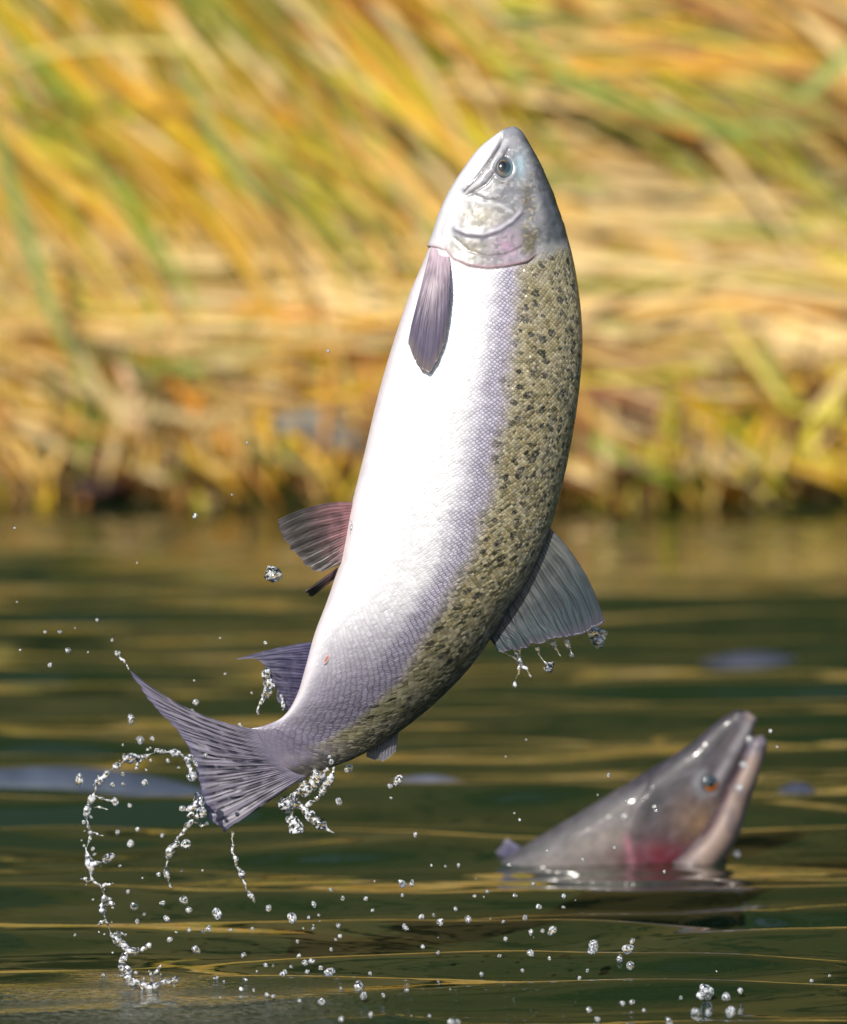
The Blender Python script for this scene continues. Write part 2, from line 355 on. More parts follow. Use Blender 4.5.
for k in range(9000):
    wide = k > 5200
    x = rng.uniform(-3.4, 3.4) if wide else rng.uniform(-.95, .85); z = rng.uniform(.0, .78)
    px, py = wpx(x, z); L = rng.uniform(.25, .75); wd = rng.uniform(.006, .015); y = float(surf_y(z))-rng.uniform(-.06, .10)
    clump = math.sin(px*.013+py*.021)+math.sin(px*.031-py*.017+2)+rng.normal(0, .5)
    if py < (185 if px < 420 else 150):
        if px < 420: ang = R(-42)+rng.normal(0, .22); wts = dict(gold=3.0, straw=3.4, orange=.7, pale=1.9, green=1.8, olive=1.2, lime=2.8, brown=.4)
        else: ang = R(-16 - 12*math.sin(px*.01))+rng.normal(0, .2); wts = dict(gold=3.0, straw=3.2, orange=1.2, pale=1.5, green=1.8, olive=1.3, lime=2.0, rust=.4, brown=.4)
        if clump > .9: wts['green'] += 3; wts['olive'] += 1
        if clump < -.9: wts['orange'] += 2; wts['gold'] += 3
        key = (int((px+1.1*py+4000)//75), int((py+500)//70))
        L = .16+L*.42; z += .06; x -= .06
        P = blade_line((x, y, z), ang+.25, L, -.5, .12, out=.05); up_b.append((P, wd, pick(wts, key), rng.normal(0, .4)))
    elif py < 360:
        ang = R(-6)+rng.normal(0, .2)+(math.pi if rng.random() < .25 else 0); wts = dict(gold=2.4, straw=5, orange=.4, pale=7, olive=.4, lime=1.0, brown=.3, green=.3)
        P = blade_line((x-.15, y, z), ang, L, -.25*math.copysign(1, math.cos(ang)), .06, out=.04); mid_b.append((P, wd, pick(wts, (int((px+4000)//170), int(py//28), 1)), rng.normal(0, .4)))
    else:
        ang = R(-90)+rng.normal(0, .5); wts = dict(gold=1.2, straw=3.4, orange=1.2, pale=2.2, olive=.8, rust=1.6, brown=1.2, green=.3)
        if py > 435 and (20 < px < 160 or 235 < px < 370) and rng.random() < .8: continue
        if rng.random() < .35: ang = R(-15)+rng.normal(0, .25)
        if px > 560: wts['lime'] = 4; wts['gold'] = 3; wts['green'] = 1.6
        if px < 90: wts['lime'] = 2.5
        L = min(L*.55, (z+.02)/max(.2, abs(math.sin(ang))))
        P = blade_line((x, y-.04, z+.05), ang, L, rng.normal(0, .35), .1, out=.05); low_b.append((P, wd, pick(wts, (int((px+4000)//48), int(py//90), 2)), rng.normal(0, .6)))
for k in range(420):                              # shoots standing up from the water's edge
    right = rng.random() < .72
    x = rng.uniform(.16, .75) if right else rng.uniform(-.8, -.42); L = rng.uniform(.10, .30)
    if rng.random() < .5: x = rng.uniform(-3.4, 3.4)
    P = blade_line((x, 5.33+rng.uniform(-.04, .05), -.02), R(90)+rng.normal(0, .4), L, rng.normal(0, .5), -.0, out=.02)
    low_b.append((P, rng.uniform(.006, .012), pick(dict(lime=4, gold=3, green=2, straw=1.5)), rng.normal(0, .5)))
for k in range(900):                              # short dead leaves hanging over the edge
    x = rng.uniform(-1.1, 1.0) if k < 650 else rng.uniform(-3.4, 3.4)
    qx = 423.5+x/.00136
    if (20 < qx < 160 or 235 < qx < 370) and rng.random() < .75: continue
    P = blade_line((x, 5.27+rng.uniform(-.03, .05), rng.uniform(.02, .16)), R(-90)+rng.normal(0, .55), rng.uniform(.05, .15), rng.normal(0, .5), 0, out=.02)
    P[:, 2] = np.maximum(P[:, 2], -.01); low_b.append((P, rng.uniform(.006, .012), pick(dict(straw=3, gold=2, orange=1.4, rust=1.5, lime=1.6, olive=.8, pale=1)), rng.normal(0, .5)))
for k in range(2600):                             # tussocks along the crest of the bank
    x = rng.uniform(-5, 5); y = rng.uniform(6.4, 8.7); z = float(bank_z(x, y)); L = rng.uniform(.15, .35)
    t = np.linspace(0, 1, 6); lean = rng.normal(.25, .3); P = np.stack([x+L*lean*t**1.6, y+L*rng.normal(0, .25)*t**1.6, z+L*(t-.35*t*t)], 1)
    up_b.append((P, rng.uniform(.007, .014), pick(dict(gold=3, straw=3, green=1.5, lime=1.5, olive=1)), rng.normal(0, .6)))
sedge('leaning_sedge', up_b, 'tall golden and green sedge leaning along the top of the bank')
sedge('matted_sedge', mid_b, 'flattened straw coloured sedge matted across the middle of the bank')
sedge('hanging_sedge', low_b, "dry sedge and yellow green shoots at the water's edge")

def leaf(pts, Y, wd_px, c_, label):
    """one blade that can be told apart: pts in photo position, standing at depth Y"""
    P2 = spline(pts, 14); P = W(P2[:, 0], P2[:, 1], Y+np.linspace(.04, -.03, 14)); V, F = ribbon(P, wd_px*M(Y), 0.1)
    # a second skin a hair behind gives the blade its thickness
    n = len(V); V2 = V+np.array([0, .0012, 0]); F2 = F[:, ::-1]+n
    o0 = P[0].copy(); cc = np.array(PAL[c_] if isinstance(c_, str) else c_)
    o = mesh('sedge_blade', np.r_[V, V2]-o0, np.r_[F, F2], MAT_GRASS, cols=np.repeat(cc[None], 2*n, 0)); o.location = o0
    return tag(o, label, 'grass blade', 'broad sedge blades that stand out on the bank')
leaf([(-12, 105), (8, 175), (30, 250), (60, 330), (100, 405)], 5.23, 13, (.20, .27, .06), 'long grey green sedge blade drooping down the far left of the bank')
leaf([(-20, 75), (40, 52), (120, 44), (200, 50), (262, 66)], 5.58, 8, (.50, .42, .10), 'pale yellow sedge blade arched across the top left corner')
leaf([(30, 442), (42, 480), (48, 520)], 5.18, 17, (.75, .50, .02), 'bright yellow blade tip dipping to the water at the far left')
leaf([(330, 20), (372, 68), (410, 108), (450, 146), (500, 176)], 5.53, 13, (.66, .36, .01), 'bright orange yellow blade pointing at the head of the leaping fish')
leaf([(-10, 118), (15, 140), (60, 180), (105, 212), (150, 232)], 5.58, 12, (.60, .36, .02), 'short golden blade slanting down beside the long grey green blade')
leaf([(500, 10), (560, 70), (640, 108), (740, 128), (860, 118)], 5.63, 10, (.20, .28, .03), 'long green blade sweeping right above the head of the leaping fish')
leaf([(860, 40), (820, 80), (780, 112)], 5.48, 14, (.30, .36, .10), 'grey green blade slanting down from the right edge near the top')
leaf([(660, 505), (668, 430), (672, 360)], 5.18, 13, (.50, .47, .03), 'upright yellow green shoot at the water to the right of the leaping fish')
leaf([(712, 490), (700, 420), (676, 365)], 5.20, 13, (.74, .47, .02), 'golden shoot leaning left at the water beside a yellow green shoot')
leaf([(845, 385), (800, 450), (755, 505)], 5.18, 15, (.58, .50, .04), 'yellow green blade slanting down to the water at the right edge')
leaf([(715, 300), (742, 345), (790, 410), (812, 440)], 5.24, 9, (.60, .46, .08), 'straw blade slanting down to the right above the waterline')
leaf([(165, 20), (195, 95), (225, 150), (262, 200), (320, 260)], 5.58, 10, (.28, .32, .07), 'soft green blade leaning right in the upper left of the bank')
leaf([(120, 360), (140, 430), (150, 490)], 5.21, 13, (.62, .38, .20), 'pinkish straw blade hanging straight down at the lower left of the bank')
leaf([(232, 500), (215, 450), (228, 385)], 5.20, 11, (.60, .42, .16), 'straw stem standing over the water left of the dark gap in the bank')
leaf([(300, 500), (262, 460), (238, 430)], 5.20, 12, (.44, .42, .12), 'dull green blade lying low beside the dark gap in the bank')
leaf([(0, 420), (60, 440), (130, 480)], 5.22, 12, (.52, .50, .20), 'pale green blade lying low at the left end of the waterline')

# stones in the gap of the bank
def stone(px, py, Y, rx, rz, c_, label):
    u, v = np.meshgrid(np.linspace(0, math.pi, 14), np.linspace(0, 2*math.pi, 20, endpoint=False), indexing='ij')
    k = 1+.14*np.sin(3*v+px)*np.sin(2*u)+.08*np.sin(5*u+2*v); m_ = M(Y)
    V = np.stack([rx*m_*k*np.sin(u)*np.cos(v), rx*.8*m_*k*np.sin(u)*np.sin(v), rz*m_*k*np.cos(u)], -1).reshape(-1, 3)
    o = mesh('stone', V, grid_faces(14, 20, True), mat_noise('stone_face', tuple(x*.6 for x in c_), c_, 25, .7, .01)); o.location = W(px, py, Y)
    return tag(o, label, 'stone')
stone(315, 432, 5.26, 62, 30, (.17, .17, .15), 'grey stone in the dark gap of the bank behind the leaping fish')
stone(85, 478, 5.26, 60, 24, (.10, .045, .035), 'dark reddish stone half buried at the waterline on the left')

# ================================================================== THE LEAPING FISH
def loft(st, nL, nR, phi, ratio, ydep, tpow=1.0):
    """st: rows of (belly px, py, back px, py); returns dict of grids"""
    st = np.asarray(st, float); cen = (st[:, :2]+st[:, 2:])/2; hv = (st[:, 2:]-st[:, :2])/2
    t = np.linspace(0, 1, nL)**tpow; row = np.c_[cen, hv]; Q = spline(row, t)
    c, h = Q[:, :2], Q[:, 2:]; a_s = np.hypot(h[:, 0], h[:, 1])+1e-6; n2 = h/a_s[:, None]
    ph = np.interp(t, *phi); rb = np.interp(t, *ratio); yd = np.interp(t, *ydep)
    a = a_s/np.sqrt(np.cos(ph)**2+(rb*np.sin(ph))**2); b = a*rb
    th = np.linspace(0, 2*math.pi, nR, endpoint=False)
    ct, sn = np.cos(th)[None], np.sin(th)[None]
    sn = np.sign(sn)*np.abs(sn)**.9
    x = (a*np.cos(ph))[:, None]*ct+(b*np.sin(ph))[:, None]*sn
    y = (a*np.sin(ph))[:, None]*ct-(b*np.cos(ph))[:, None]*sn     # away from the camera, in px
    xm = (a*np.cos(ph))[:, None]*ct+(b*np.sin(ph))[:, None]*np.abs(sn)
    s = np.r_[0, np.cumsum(np.hypot(*np.diff(c, axis=0).T))]
    return dict(c=c, n2=n2, x=x, y=y, a=a, b=b, yd=yd, t=t, th=th, s=s,
                PX=c[:, 0:1]+n2[:, 0:1]*xm, PY=c[:, 1:2]+n2[:, 1:2]*xm)      # near-side photo position, mirrored for the far side
def loft_world(g, disp, Y0):
    x, y = g['x'], g['y']; r = np.hypot(x, y)+1e-6; k = 1+disp/np.maximum(r, 6)
    x, y = x*k, y*k; m_ = M(Y0)
    px = g['c'][:, 0:1]+g['n2'][:, 0:1]*x; py = g['c'][:, 1:2]+g['n2'][:, 1:2]*x
    return W(px, py, Y0+g['yd'][:, None]+y*m_), px, py
ST = [(513, 126, 513, 126), (506, 128.2, 518, 128.2), (500, 131.5, 522, 132), (493, 136.5, 526, 138), (482, 145, 532, 148), (463, 169, 543, 168), (448, 193, 553, 192), (439, 213, 560, 212),
      (432, 237, 567, 235), (425, 257, 572, 254), (411, 290, 578, 287), (396, 336, 582, 335), (380, 391, 579, 386), (363, 460, 568, 458),
      (354, 497, 559, 497), (340, 564, 543, 545), (328, 600, 524, 585), (315, 633, 505, 614), (306, 665, 480, 655), (298, 693, 445, 694),
      (286, 714, 396, 734), (274, 722, 351, 760), (258, 727, 320, 771), (243, 729, 298, 782)]
g = loft(ST, 660, 300, ([0, .2, .55, .8, 1], [R(8), R(14), R(20), R(16), R(6)]),
         ([0, .03, .12, .25, .5, .7, .85, .95, 1], [.9, .8, .66, .58, .54, .50, .42, .24, .02]), ([0, .5, 1], [0, 0, -.006]), 1.12)
PX, PY = g['PX'], g['PY']; hN = np.minimum(g['th'], 2*math.pi-g['th'])/math.pi           # 0 back .. 1 belly
HN = np.broadcast_to(hN[None], PX.shape); T = np.broadcast_to(g['t'][:, None], PX.shape)
disp = np.zeros(PX.shape)
hline = np.interp(PX, [425, 438, 446, 454, 469, 488, 505, 526, 537, 545, 575], [244, 246, 249, 258, 265, 267.5, 266, 262, 257, 255, 247])+5*(vnoise(PX, PY, 9, 3)-.5)*sst(530, 540, PX)
softb = sst(522, 542, PX)
headm = 1-sst(-2-14*softb, 5+5*softb, PY-hline+10*softb*(vnoise(PX, PY, 6, 61)-.5))
# mouth slit
mouth = [(504, 130), (498, 147), (492, 157), (477, 176.5), (464, 191)]
dm, sm, tm = pl_dist(PX, PY, mouth); disp -= 4.0*np.exp(-(dm/1.7)**2)*sst(0, .15, tm)*(1-.5*tm)
# upper jaw bone standing proud on the eye side of the slit
maxi = [(509, 133), (502, 150), (491, 167), (480, 181), (465, 190)]
dx_, sx_, tx_ = pl_dist(PX, PY, maxi); disp += 1.8*np.exp(-(dx_/4.2)**2)*np.where(dm < 40, 1, 0)
disp -= 1.3*np.exp(-(pl_dist(PX, PY, [(508, 150), (497, 170), (486, 184), (466, 196)])[0]/1.5)**2)
# eye socket
EYE = (504.0, 168.0); de = np.hypot((PX-EYE[0])/.85, PY-EYE[1]); disp += 1.0*np.exp(-((de-13)/3)**2)-2.4*np.exp(-(de/9)**4)
# cheek and gill covers
pre = [(452, 222), (456, 229.6), (467, 234.5), (484, 236), (501, 230), (512.6, 222), (521, 213), (524, 203)]
dp, sp_, tp = pl_dist(PX, PY, pre); insp = (sp_ < 0)
front = np.where(PY < np.interp(PX, [452, 456, 467, 484, 501, 512.6, 521, 524], [222, 229.6, 234.5, 236, 230, 222, 213, 203]), 1.0, 0.0)*(PX > 450)*(PX < 526)
pend = sst(0, .15, tp)*sst(1, .8, tp); sdp = np.where(front > .5, dp, -dp)
disp += (1.5*sst(-2.6, 2.2, sdp)*np.exp(-dp/11)-.3*np.exp(-((sdp+2.5)/2.0)**2))*pend
oper = [(428, 246), (438, 247), (446, 250), (454, 259), (469, 265.5), (488, 268), (505, 266.5), (526, 262), (537, 254), (543, 243), (544, 232)]
do, so_, to = pl_dist(PX, PY, oper); ofr = np.where(PY < np.interp(PX, [428, 438, 446, 454, 469, 488, 505, 526, 537, 543], [246, 247, 250, 259, 265.5, 268, 266.5, 262, 254, 243]), 1.0, 0.0)*(PX < 545)
ofade = sst(542, 528, PX)
sdo = np.where(ofr > .5, do, -do)
disp += (2.2*sst(-2.0, 1.4, sdo)*np.exp(-do/13)-.7*np.exp(-((sdo+2)/1.5)**2))*ofade
disp -= 1.2*np.exp(-(pl_dist(PX, PY, [(446, 250), (440, 232), (447, 214), (462, 200)])[0]/1.6)**2)        # edge of the gill membrane
disp -= 1.0*np.exp(-(pl_dist(PX, PY, [(455, 238), (468, 250), (488, 257), (508, 254), (522, 247)])[0]/1.6)**2)+.9*np.exp(-(pl_dist(PX, PY, [(470, 193), (486, 200), (502, 200), (514, 207)])[0]/2.0)**2)
# small bumps and pits on the head bones
disp += (1.6*(vnoise(PX, PY, 14, 5)-.5)+.5*(vnoise(PX, PY, 4, 6)-.5))*headm*(HN < .8)
disp -= .9*np.exp(-(np.hypot(PX-523, PY-152)/2.2)**2)                                       # nostril
disp += .5*np.sin(T*23)*np.sin(HN*9)*(1-headm)
V3, vx, vy = loft_world(g, disp, 0.0)
# colours of the skin
def lerp(a, b, f): return a*(1-f[..., None])+np.asarray(b)*f[..., None]
wob = .03*(vnoise(PX, PY, 26, 71)-.5)+.005*np.sin(g['s']*.09)[:, None]+.004*np.sin(g['s']*.23+1)[:, None]
C = np.broadcast_to(np.array((.70, .68, .69)), PX.shape+(3,)).copy()
flank = sst(.60, .50, HN+wob)*(1-headm)
flank = np.maximum(flank, .0)*1.0
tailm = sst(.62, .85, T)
flank2 = np.clip(flank+tailm*sst(.95, .6, HN)*.8, 0, 1)*(1-headm)
C = lerp(C, (.44, .405, .475), flank2)
bk = sst(.505, .42, HN+wob)*(1-headm)
C = lerp(C, (.175, .155, .205), tailm*.85*sst(1.0, .82, HN)*(1-headm)*(1-bk))  # purplish shade on the flank towards the tail, painted into the skin
C = lerp(C, (.27, .222, .115), bk)
C = lerp(C, (.10, .10, .06), bk*tailm*.7)
C = lerp(C, (.03, .027, .018), sst(.17, .06, HN)*(1-headm))
C = lerp(C, (.62, .46, .50), np.exp(-((HN-.97)/.05)**2)*.35*(1-headm))
C = lerp(C, (.165, .145, .195), sst(.90, .97, T))
C = lerp(C, (.03, .028, .02), sst(.40, .24, HN)*tailm*.9*(1-headm))  # dark back rim near the tail, shade of its downward side painted in
# head
H = np.broadcast_to(np.array((.60, .58, .595)), C.shape).copy()
hn1, hn2, hn3 = vnoise(PX, PY, 22, 11), vnoise(PX, PY, 7, 12), vnoise(PX, PY, 3.2, 13, 2)
side = sst(.0, 12, PX-np.interp(PY, [126, 145, 175, 195, 215, 240, 265], [503, 494, 476, 462, 452, 445, 448])+10*(hn1-.5))      # throat | cheek
H = lerp(H, (.215, .21, .22), side)
H = lerp(H, (.15, .15, .165), np.exp(-(np.hypot((PX-508)/16, (PY-192)/15))**2)*.8)                       # behind the eye
H = lerp(H, (.36, .35, .37), np.exp(-(dx_/5)**2)*.9)                                                     # upper jaw bone
H = lerp(H, (.33, .29, .19), np.exp(-(np.hypot((PX-482)/22, (PY-216)/12))**2)*.9*(.35+hn2).clip(0, 1))   # yellowish cheek
H = lerp(H, (.22, .195, .14), np.exp(-(np.hypot((PX-470)/22, (PY-249)/13))**2)*(.45+hn2).clip(0, 1))     # gill cover
H = lerp(H, (.36, .22, .31), np.exp(-(np.hypot((PX-507)/13, (PY-248)/18))**2)*(.4+hn1).clip(0, 1)*.9)
H = lerp(H, (.11, .105, .11), sst(.50, .68, hn2)*.55*side)
H = lerp(H, (.42, .40, .38), sst(.58, .75, hn3)*.5*side)
crown = sst(-4, 8, PX+5*(hn2-.5)-np.interp(PY, [126, 140, 150, 180, 215, 262], [511, 519, 525, 534, 541, 541]))
H = lerp(H, (.05, .051, .049), crown*(.75+.5*hn2).clip(0, 1))
H = lerp(H, (.012, .012, .012), crown*sst(.55, .8, vnoise(PX, PY, 7, 41, 4))*.6)
patch_ = np.exp(-(np.hypot((PX-530)/9, (PY-241)/16))**2)+.8*np.exp(-(np.hypot((PX-526)/6, (PY-200)/17))**2)
H = lerp(H, (.085, .066, .03), np.clip(patch_*1.5*(hn1+hn2-.45), 0, 1)*.85)
gl = sst(.60, .78, vnoise(PX, PY, 2.2, 33, 2))*np.exp(-(np.hypot((PX-530)/10, (PY-212)/38))**2)
H = lerp(H, (.42, .34, .19), np.clip(gl*.75, 0, 1))  # gold glints behind the eye, painted as pale flecks
H = lerp(H, (.022, .022, .022), sst(.15, .03, HN))
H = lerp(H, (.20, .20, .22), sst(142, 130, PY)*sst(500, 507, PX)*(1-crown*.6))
H = lerp(H, (.10, .09, .125), np.exp(-((sdp+2.2)/3.2)**2)*.75*pend); H = lerp(H, (.45, .42, .48), np.exp(-((sdp-2.0)/1.8)**2)*.75*pend)  # shadow and highlight of the crescent cheek ridge, painted on
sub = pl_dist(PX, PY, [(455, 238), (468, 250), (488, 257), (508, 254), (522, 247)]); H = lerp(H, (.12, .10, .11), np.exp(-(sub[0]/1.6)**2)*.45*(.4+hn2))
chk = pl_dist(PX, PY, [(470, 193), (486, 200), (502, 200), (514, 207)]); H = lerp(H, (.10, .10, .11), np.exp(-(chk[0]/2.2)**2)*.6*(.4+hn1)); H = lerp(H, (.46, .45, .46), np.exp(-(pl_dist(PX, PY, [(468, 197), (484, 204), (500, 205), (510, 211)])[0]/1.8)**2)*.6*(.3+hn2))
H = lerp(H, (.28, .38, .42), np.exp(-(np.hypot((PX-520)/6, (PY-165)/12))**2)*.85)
H = lerp(H, (.33, .10, .14), np.exp(-(do/2.4)**2)*.6*ofade)
H = lerp(H, (.14, .06, .08), np.exp(-(do/1.4)**2)*(1-ofr)*.7*ofade)
H = lerp(H, (.05, .045, .05), np.exp(-(dm/1.9)**2)*.95*sst(.03, .25, tm))
H = lerp(H, (.10, .10, .11), np.exp(-(pl_dist(PX, PY, [(508, 148), (497, 169), (486, 184), (467, 195)])[0]/2.0)**2)*.6)
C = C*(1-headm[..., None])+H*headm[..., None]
around = np.concatenate([[0], np.cumsum(np.full(g['th'].size//2, 1.0))]); 
U = np.broadcast_to((g['s']*.832)[:, None], PX.shape)                 # mm along
circ = np.minimum(g['th'], 2*math.pi-g['th'])[None]*((g['a']+g['b'])/2)[:, None]*.832
UVb = np.stack([U, circ+np.where(g['th'] > math.pi, 900, 0)[None]], -1)
SKIN = mat_skin('wet_scaled_skin')
fish = empty('salmon', W(270, 755, 0.0))
tag(fish, 'silver spotted salmon leaping head up clear of the water', 'fish')
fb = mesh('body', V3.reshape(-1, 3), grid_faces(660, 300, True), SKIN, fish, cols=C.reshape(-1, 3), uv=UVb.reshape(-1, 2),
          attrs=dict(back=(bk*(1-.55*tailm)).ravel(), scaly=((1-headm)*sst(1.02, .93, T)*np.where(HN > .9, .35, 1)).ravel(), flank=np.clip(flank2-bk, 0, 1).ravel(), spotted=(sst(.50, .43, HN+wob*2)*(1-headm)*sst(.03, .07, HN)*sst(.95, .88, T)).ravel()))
def near_index(px, py):
    d = np.hypot(vx-px, vy-py)+np.where(np.sin(g['th'])[None] < .02, 50, 0); return np.unravel_index(np.argmin(d), d.shape)
def surf_Y(px, py): i, j = near_index(px, py); return V3[i, j, 1]
# eyes
def dome(name, c, nrm, up_, rx, ry, bulge, mat, parent, radial):
    nrm = nrm/np.linalg.norm(nrm); e1 = np.cross(up_, nrm); e1 /= np.linalg.norm(e1); e2 = np.cross(nrm, e1)
    rr, aa = np.meshgrid(np.linspace(0, 1, 22), np.linspace(0, 2*math.pi, 48, endpoint=False), indexing='ij')
    h = bulge*np.sqrt(np.clip(1-.96*rr**2, 0, 1))-bulge*.2
    V = c+(rx*rr*np.cos(aa))[..., None]*e1+(ry*rr*np.sin(aa))[..., None]*e2+h[..., None]*nrm
    cols = radial(rr, aa)
    return mesh(name, V.reshape(-1, 3), grid_faces(22, 48, True), mat, parent, cols=cols.reshape(-1, 3))
MAT_EYE = mat_attr('wet_eye', .15, .5, .6)
def iris(rr, aa):
    ds = .5+.5*np.cos(aa)
    c = np.broadcast_to(np.array((.05, .06, .065)), rr.shape+(3,)).copy()
    c = lerp(c, (.015, .032, .034), sst(.85, .5, rr)); c = lerp(c, (.20, .10, .03), np.exp(-((rr-.62)/.10)**2)*(1-ds)*.9)
    c = lerp(c, (.12, .18, .20), sst(.62, .85, rr)*sst(.45, .9, ds)); return lerp(c, (.05, .05, .06), sst(.93, 1, rr)*(1-ds))
def pupil(rr, aa): return np.broadcast_to(np.array((.006, .007, .008)), rr.shape+(3,)).copy()
i, j = near_index(*EYE)
for jj in (j, 300-j):
    p = V3[i, jj]; nn = np.cross(V3[i+3, jj]-V3[i-3, jj], V3[i, (jj+3) % 300]-V3[i, (jj-3) % 300]); cen = W(*g['c'][i], 0.0)
    if nn@(p-cen) < 0: nn = -nn
    nn = nn/np.linalg.norm(nn); m_ = M(0); c0 = p+nn*m_*1.5
    ax = V3[max(i-20, 0), jj]-p
    e = dome('eye', c0, nn, ax, 9.2*m_, 11.2*m_, 3.2*m_, MAT_EYE, fish, iris)
    # the pupil looks a little forward and down
    fw = ax-nn*(ax@nn); fw /= np.linalg.norm(fw); dn = np.cross(nn, fw); dn = dn if dn[0] < 0 else -dn
    pu = dome('pupil', c0+nn*m_*.8+dn*m_*1.6+fw*m_*.2, nn, ax, 5.4*m_, 7.0*m_, 2.9*m_, MAT_EYE, None, pupil); pu.parent = e; pu.matrix_parent_inverse = e.matrix_parent_inverse @ __import__('mathutils').Matrix.Identity(4)
    pu.matrix_parent_inverse.identity()
    if e.matrix_parent_inverse: pu.matrix_parent_inverse.translation = (0, 0, 0)

# fins
def fin(name, base, edge, yb, ye, mat, nray, pleat=1.2, thick=1.6, nu=121, nv=40, bulge=(0, 0), rag=1.0, parent=fish, label=None, Y0=0.0, ybulge=0.0, vp=1.0):
    B = spline(base, nu); E = spline(edge, nu); u = np.linspace(0, 1, nu)[:, None]; v = np.linspace(0, 1, nv)[None]
    lead = (1-u)**3
    px = B[:, :1]*(1-v)+E[:, :1]*v+bulge[0]*lead*4*v*(1-v); py = B[:, 1:]*(1-v)+E[:, 1:]*v+bulge[1]*lead*4*v*(1-v)
    L = np.hypot(*(E-B).T)[:, None]; dxy = (E-B)/np.maximum(L, 1)
    rn = np.random.default_rng(int(nray*100+base[0][0])); nk = np.interp(u[:, 0], np.linspace(0, 1, nray*3), rn.normal(0, 1, nray*3))[:, None]
    r = rag*1.3*nk*v**7; px = px+dxy[:, :1]*r; py = py+dxy[:, 1:]*r
    yb = np.interp(u[:, 0], np.linspace(0, 1, len(np.atleast_1d(yb))), np.atleast_1d(yb))[:, None]; ye = np.interp(u[:, 0], np.linspace(0, 1, len(np.atleast_1d(ye))), np.atleast_1d(ye))[:, None]
    y = yb*(1-v)+ye*v+ybulge*4*v*(1-v)+pleat*M(0)*(.6*np.sin(2*math.pi*nray*u+2*nk*0)+1.6*np.sin(7*u+2.5*v+base[0][1])*v)*np.minimum(v*2.5, 1)
    th = thick*M(0)*(1-.8*v)*np.minimum(1, v*9+.08)*(1+.2*np.cos(2*math.pi*nray*3*u))*np.minimum(1, np.minimum(u, 1-u)*30+.15)
    A = W(px, py, Y0+y-th); Bk = W(px, py, Y0+y+th); n = nu*nv
    F = grid_faces(nu, nv); F2 = F[:, ::-1]+n
    def strip(idx): a = np.array(idx); return np.stack([a[:-1], a[1:], a[1:]+n, a[:-1]+n], -1)
    idx = np.arange(n).reshape(nu, nv)
    Fs = np.concatenate([F, F2, strip(idx[:, -1]), strip(idx[0, ::-1]), strip(idx[-1])])
    UVs = np.stack(np.broadcast_arrays(u, v), -1).reshape(-1, 2); UVs = np.r_[UVs, UVs]
    o = mesh(name, np.r_[A.reshape(-1, 3), Bk.reshape(-1, 3)], Fs, mat, parent, uv=UVs)
    if label: o['label'] = label
    return o
F_DORSAL = mat_fin('dorsal_fin_membrane', (.13, .13, .12), (.03, .052, .062), (.012, .017, .024), 11, .6, .4, .35, (.06, .045, .075))
F_PELVIC = mat_fin('pelvic_fin_membrane', (.36, .16, .18), (.095, .082, .075), (.03, .027, .027), 8, .5, .6, .3, (.16, .14, .14))
F_ANAL = mat_fin('anal_fin_membrane', (.075, .065, .14), (.12, .11, .165), (.022, .02, .05), 8, .7, .6, .25, (.17, .16, .2))
F_TAIL = mat_fin('tail_fin_membrane', (.165, .145, .195), (.19, .172, .215), (.009, .008, .02), 13, 1.0, .8, .2, (.09, .08, .14))
F_PECT = mat_fin('pectoral_fin_membrane', (.52, .40, .45), (.095, .078, .125), (.045, .035, .065), 9, .35, .4, .2, (.16, .13, .11))
F_ADIP = mat_fin('adipose_fin_flesh', (.20, .19, .20), (.34, .33, .37), (.15, .15, .18), 4, .2, .2, .5)
aB = 96*M(0)
fin('dorsal_fin', [(548, 526), (536, 548), (518, 582), (502, 606), (488, 636)], [(605, 622), (583, 634), (562, 637), (538, 644), (520, 649), (499, 652)], .018, [.004, .006, .010], F_DORSAL, 11, .6, 1.5, bulge=(6, -5))
fin('pelvic_fin', [(360, 503), (355, 522), (349, 545), (344, 562)], [(278, 520), (281, 532), (290, 548), (300, 558), (318, 571), (334, 567)], [-.022, -.028], [-.05, -.035, -.03], F_PELVIC, 8, .8, 1.5, bulge=(0, -7))
fin('pelvic_fin', [(348, 560), (346, 566), (343, 572)], [(306, 590), (307, 594), (311, 598)], .012, [.06, .07], F_PELVIC, 3, .6, 1.5)
fin('anal_fin', [(318, 641), (312, 665), (305, 690), (297, 716)], [(236, 659), (260, 661), (268, 671), (274, 688), (279, 702), (286, 714)], -.006, [-.02, -.01], F_ANAL, 8, .7, 1.5, bulge=(0, -2))
fin('caudal_fin', [(256, 729), (262, 742), (270, 755), (282, 765), (295, 773), (306, 776)], [(128, 669), (152, 704), (184, 739), (193, 757), (201, 790), (208, 813), (223, 833)], [-.0125, -.0115], [.004, -.004, -.014, -.02, -.026], F_TAIL, 13, .8, 2.6, nu=201, nv=60, bulge=(0, 11), rag=.8)
ysf = surf_Y(440, 256)
fin('pectoral_fin', [(431, 247), (436, 249), (444, 253), (450, 257)], [(411, 326), (409, 342), (413, 357), (420, 368), (428, 373), (435, 363), (441, 350), (447, 328), (450, 300)], [surf_Y(434, 250)-.000, surf_Y(448, 258)], [surf_Y(416, 345)-.005, surf_Y(428, 368)-.006, surf_Y(448, 310)-.006], F_PECT, 9, .3, 1.2, bulge=(0, 0), ybulge=-.006)
fin('pectoral_fin', [(437, 252), (441, 256), (446, 260)], [(416, 335), (420, 350), (432, 355)], .03, .06, F_PECT, 6, .5, 1.2)
fin('adipose_fin', [(399, 729), (385, 738), (368, 748)], [(396, 751), (384, 760), (366, 757)], .006, .010, F_ADIP, 3, .3, 4.0, rag=.3)
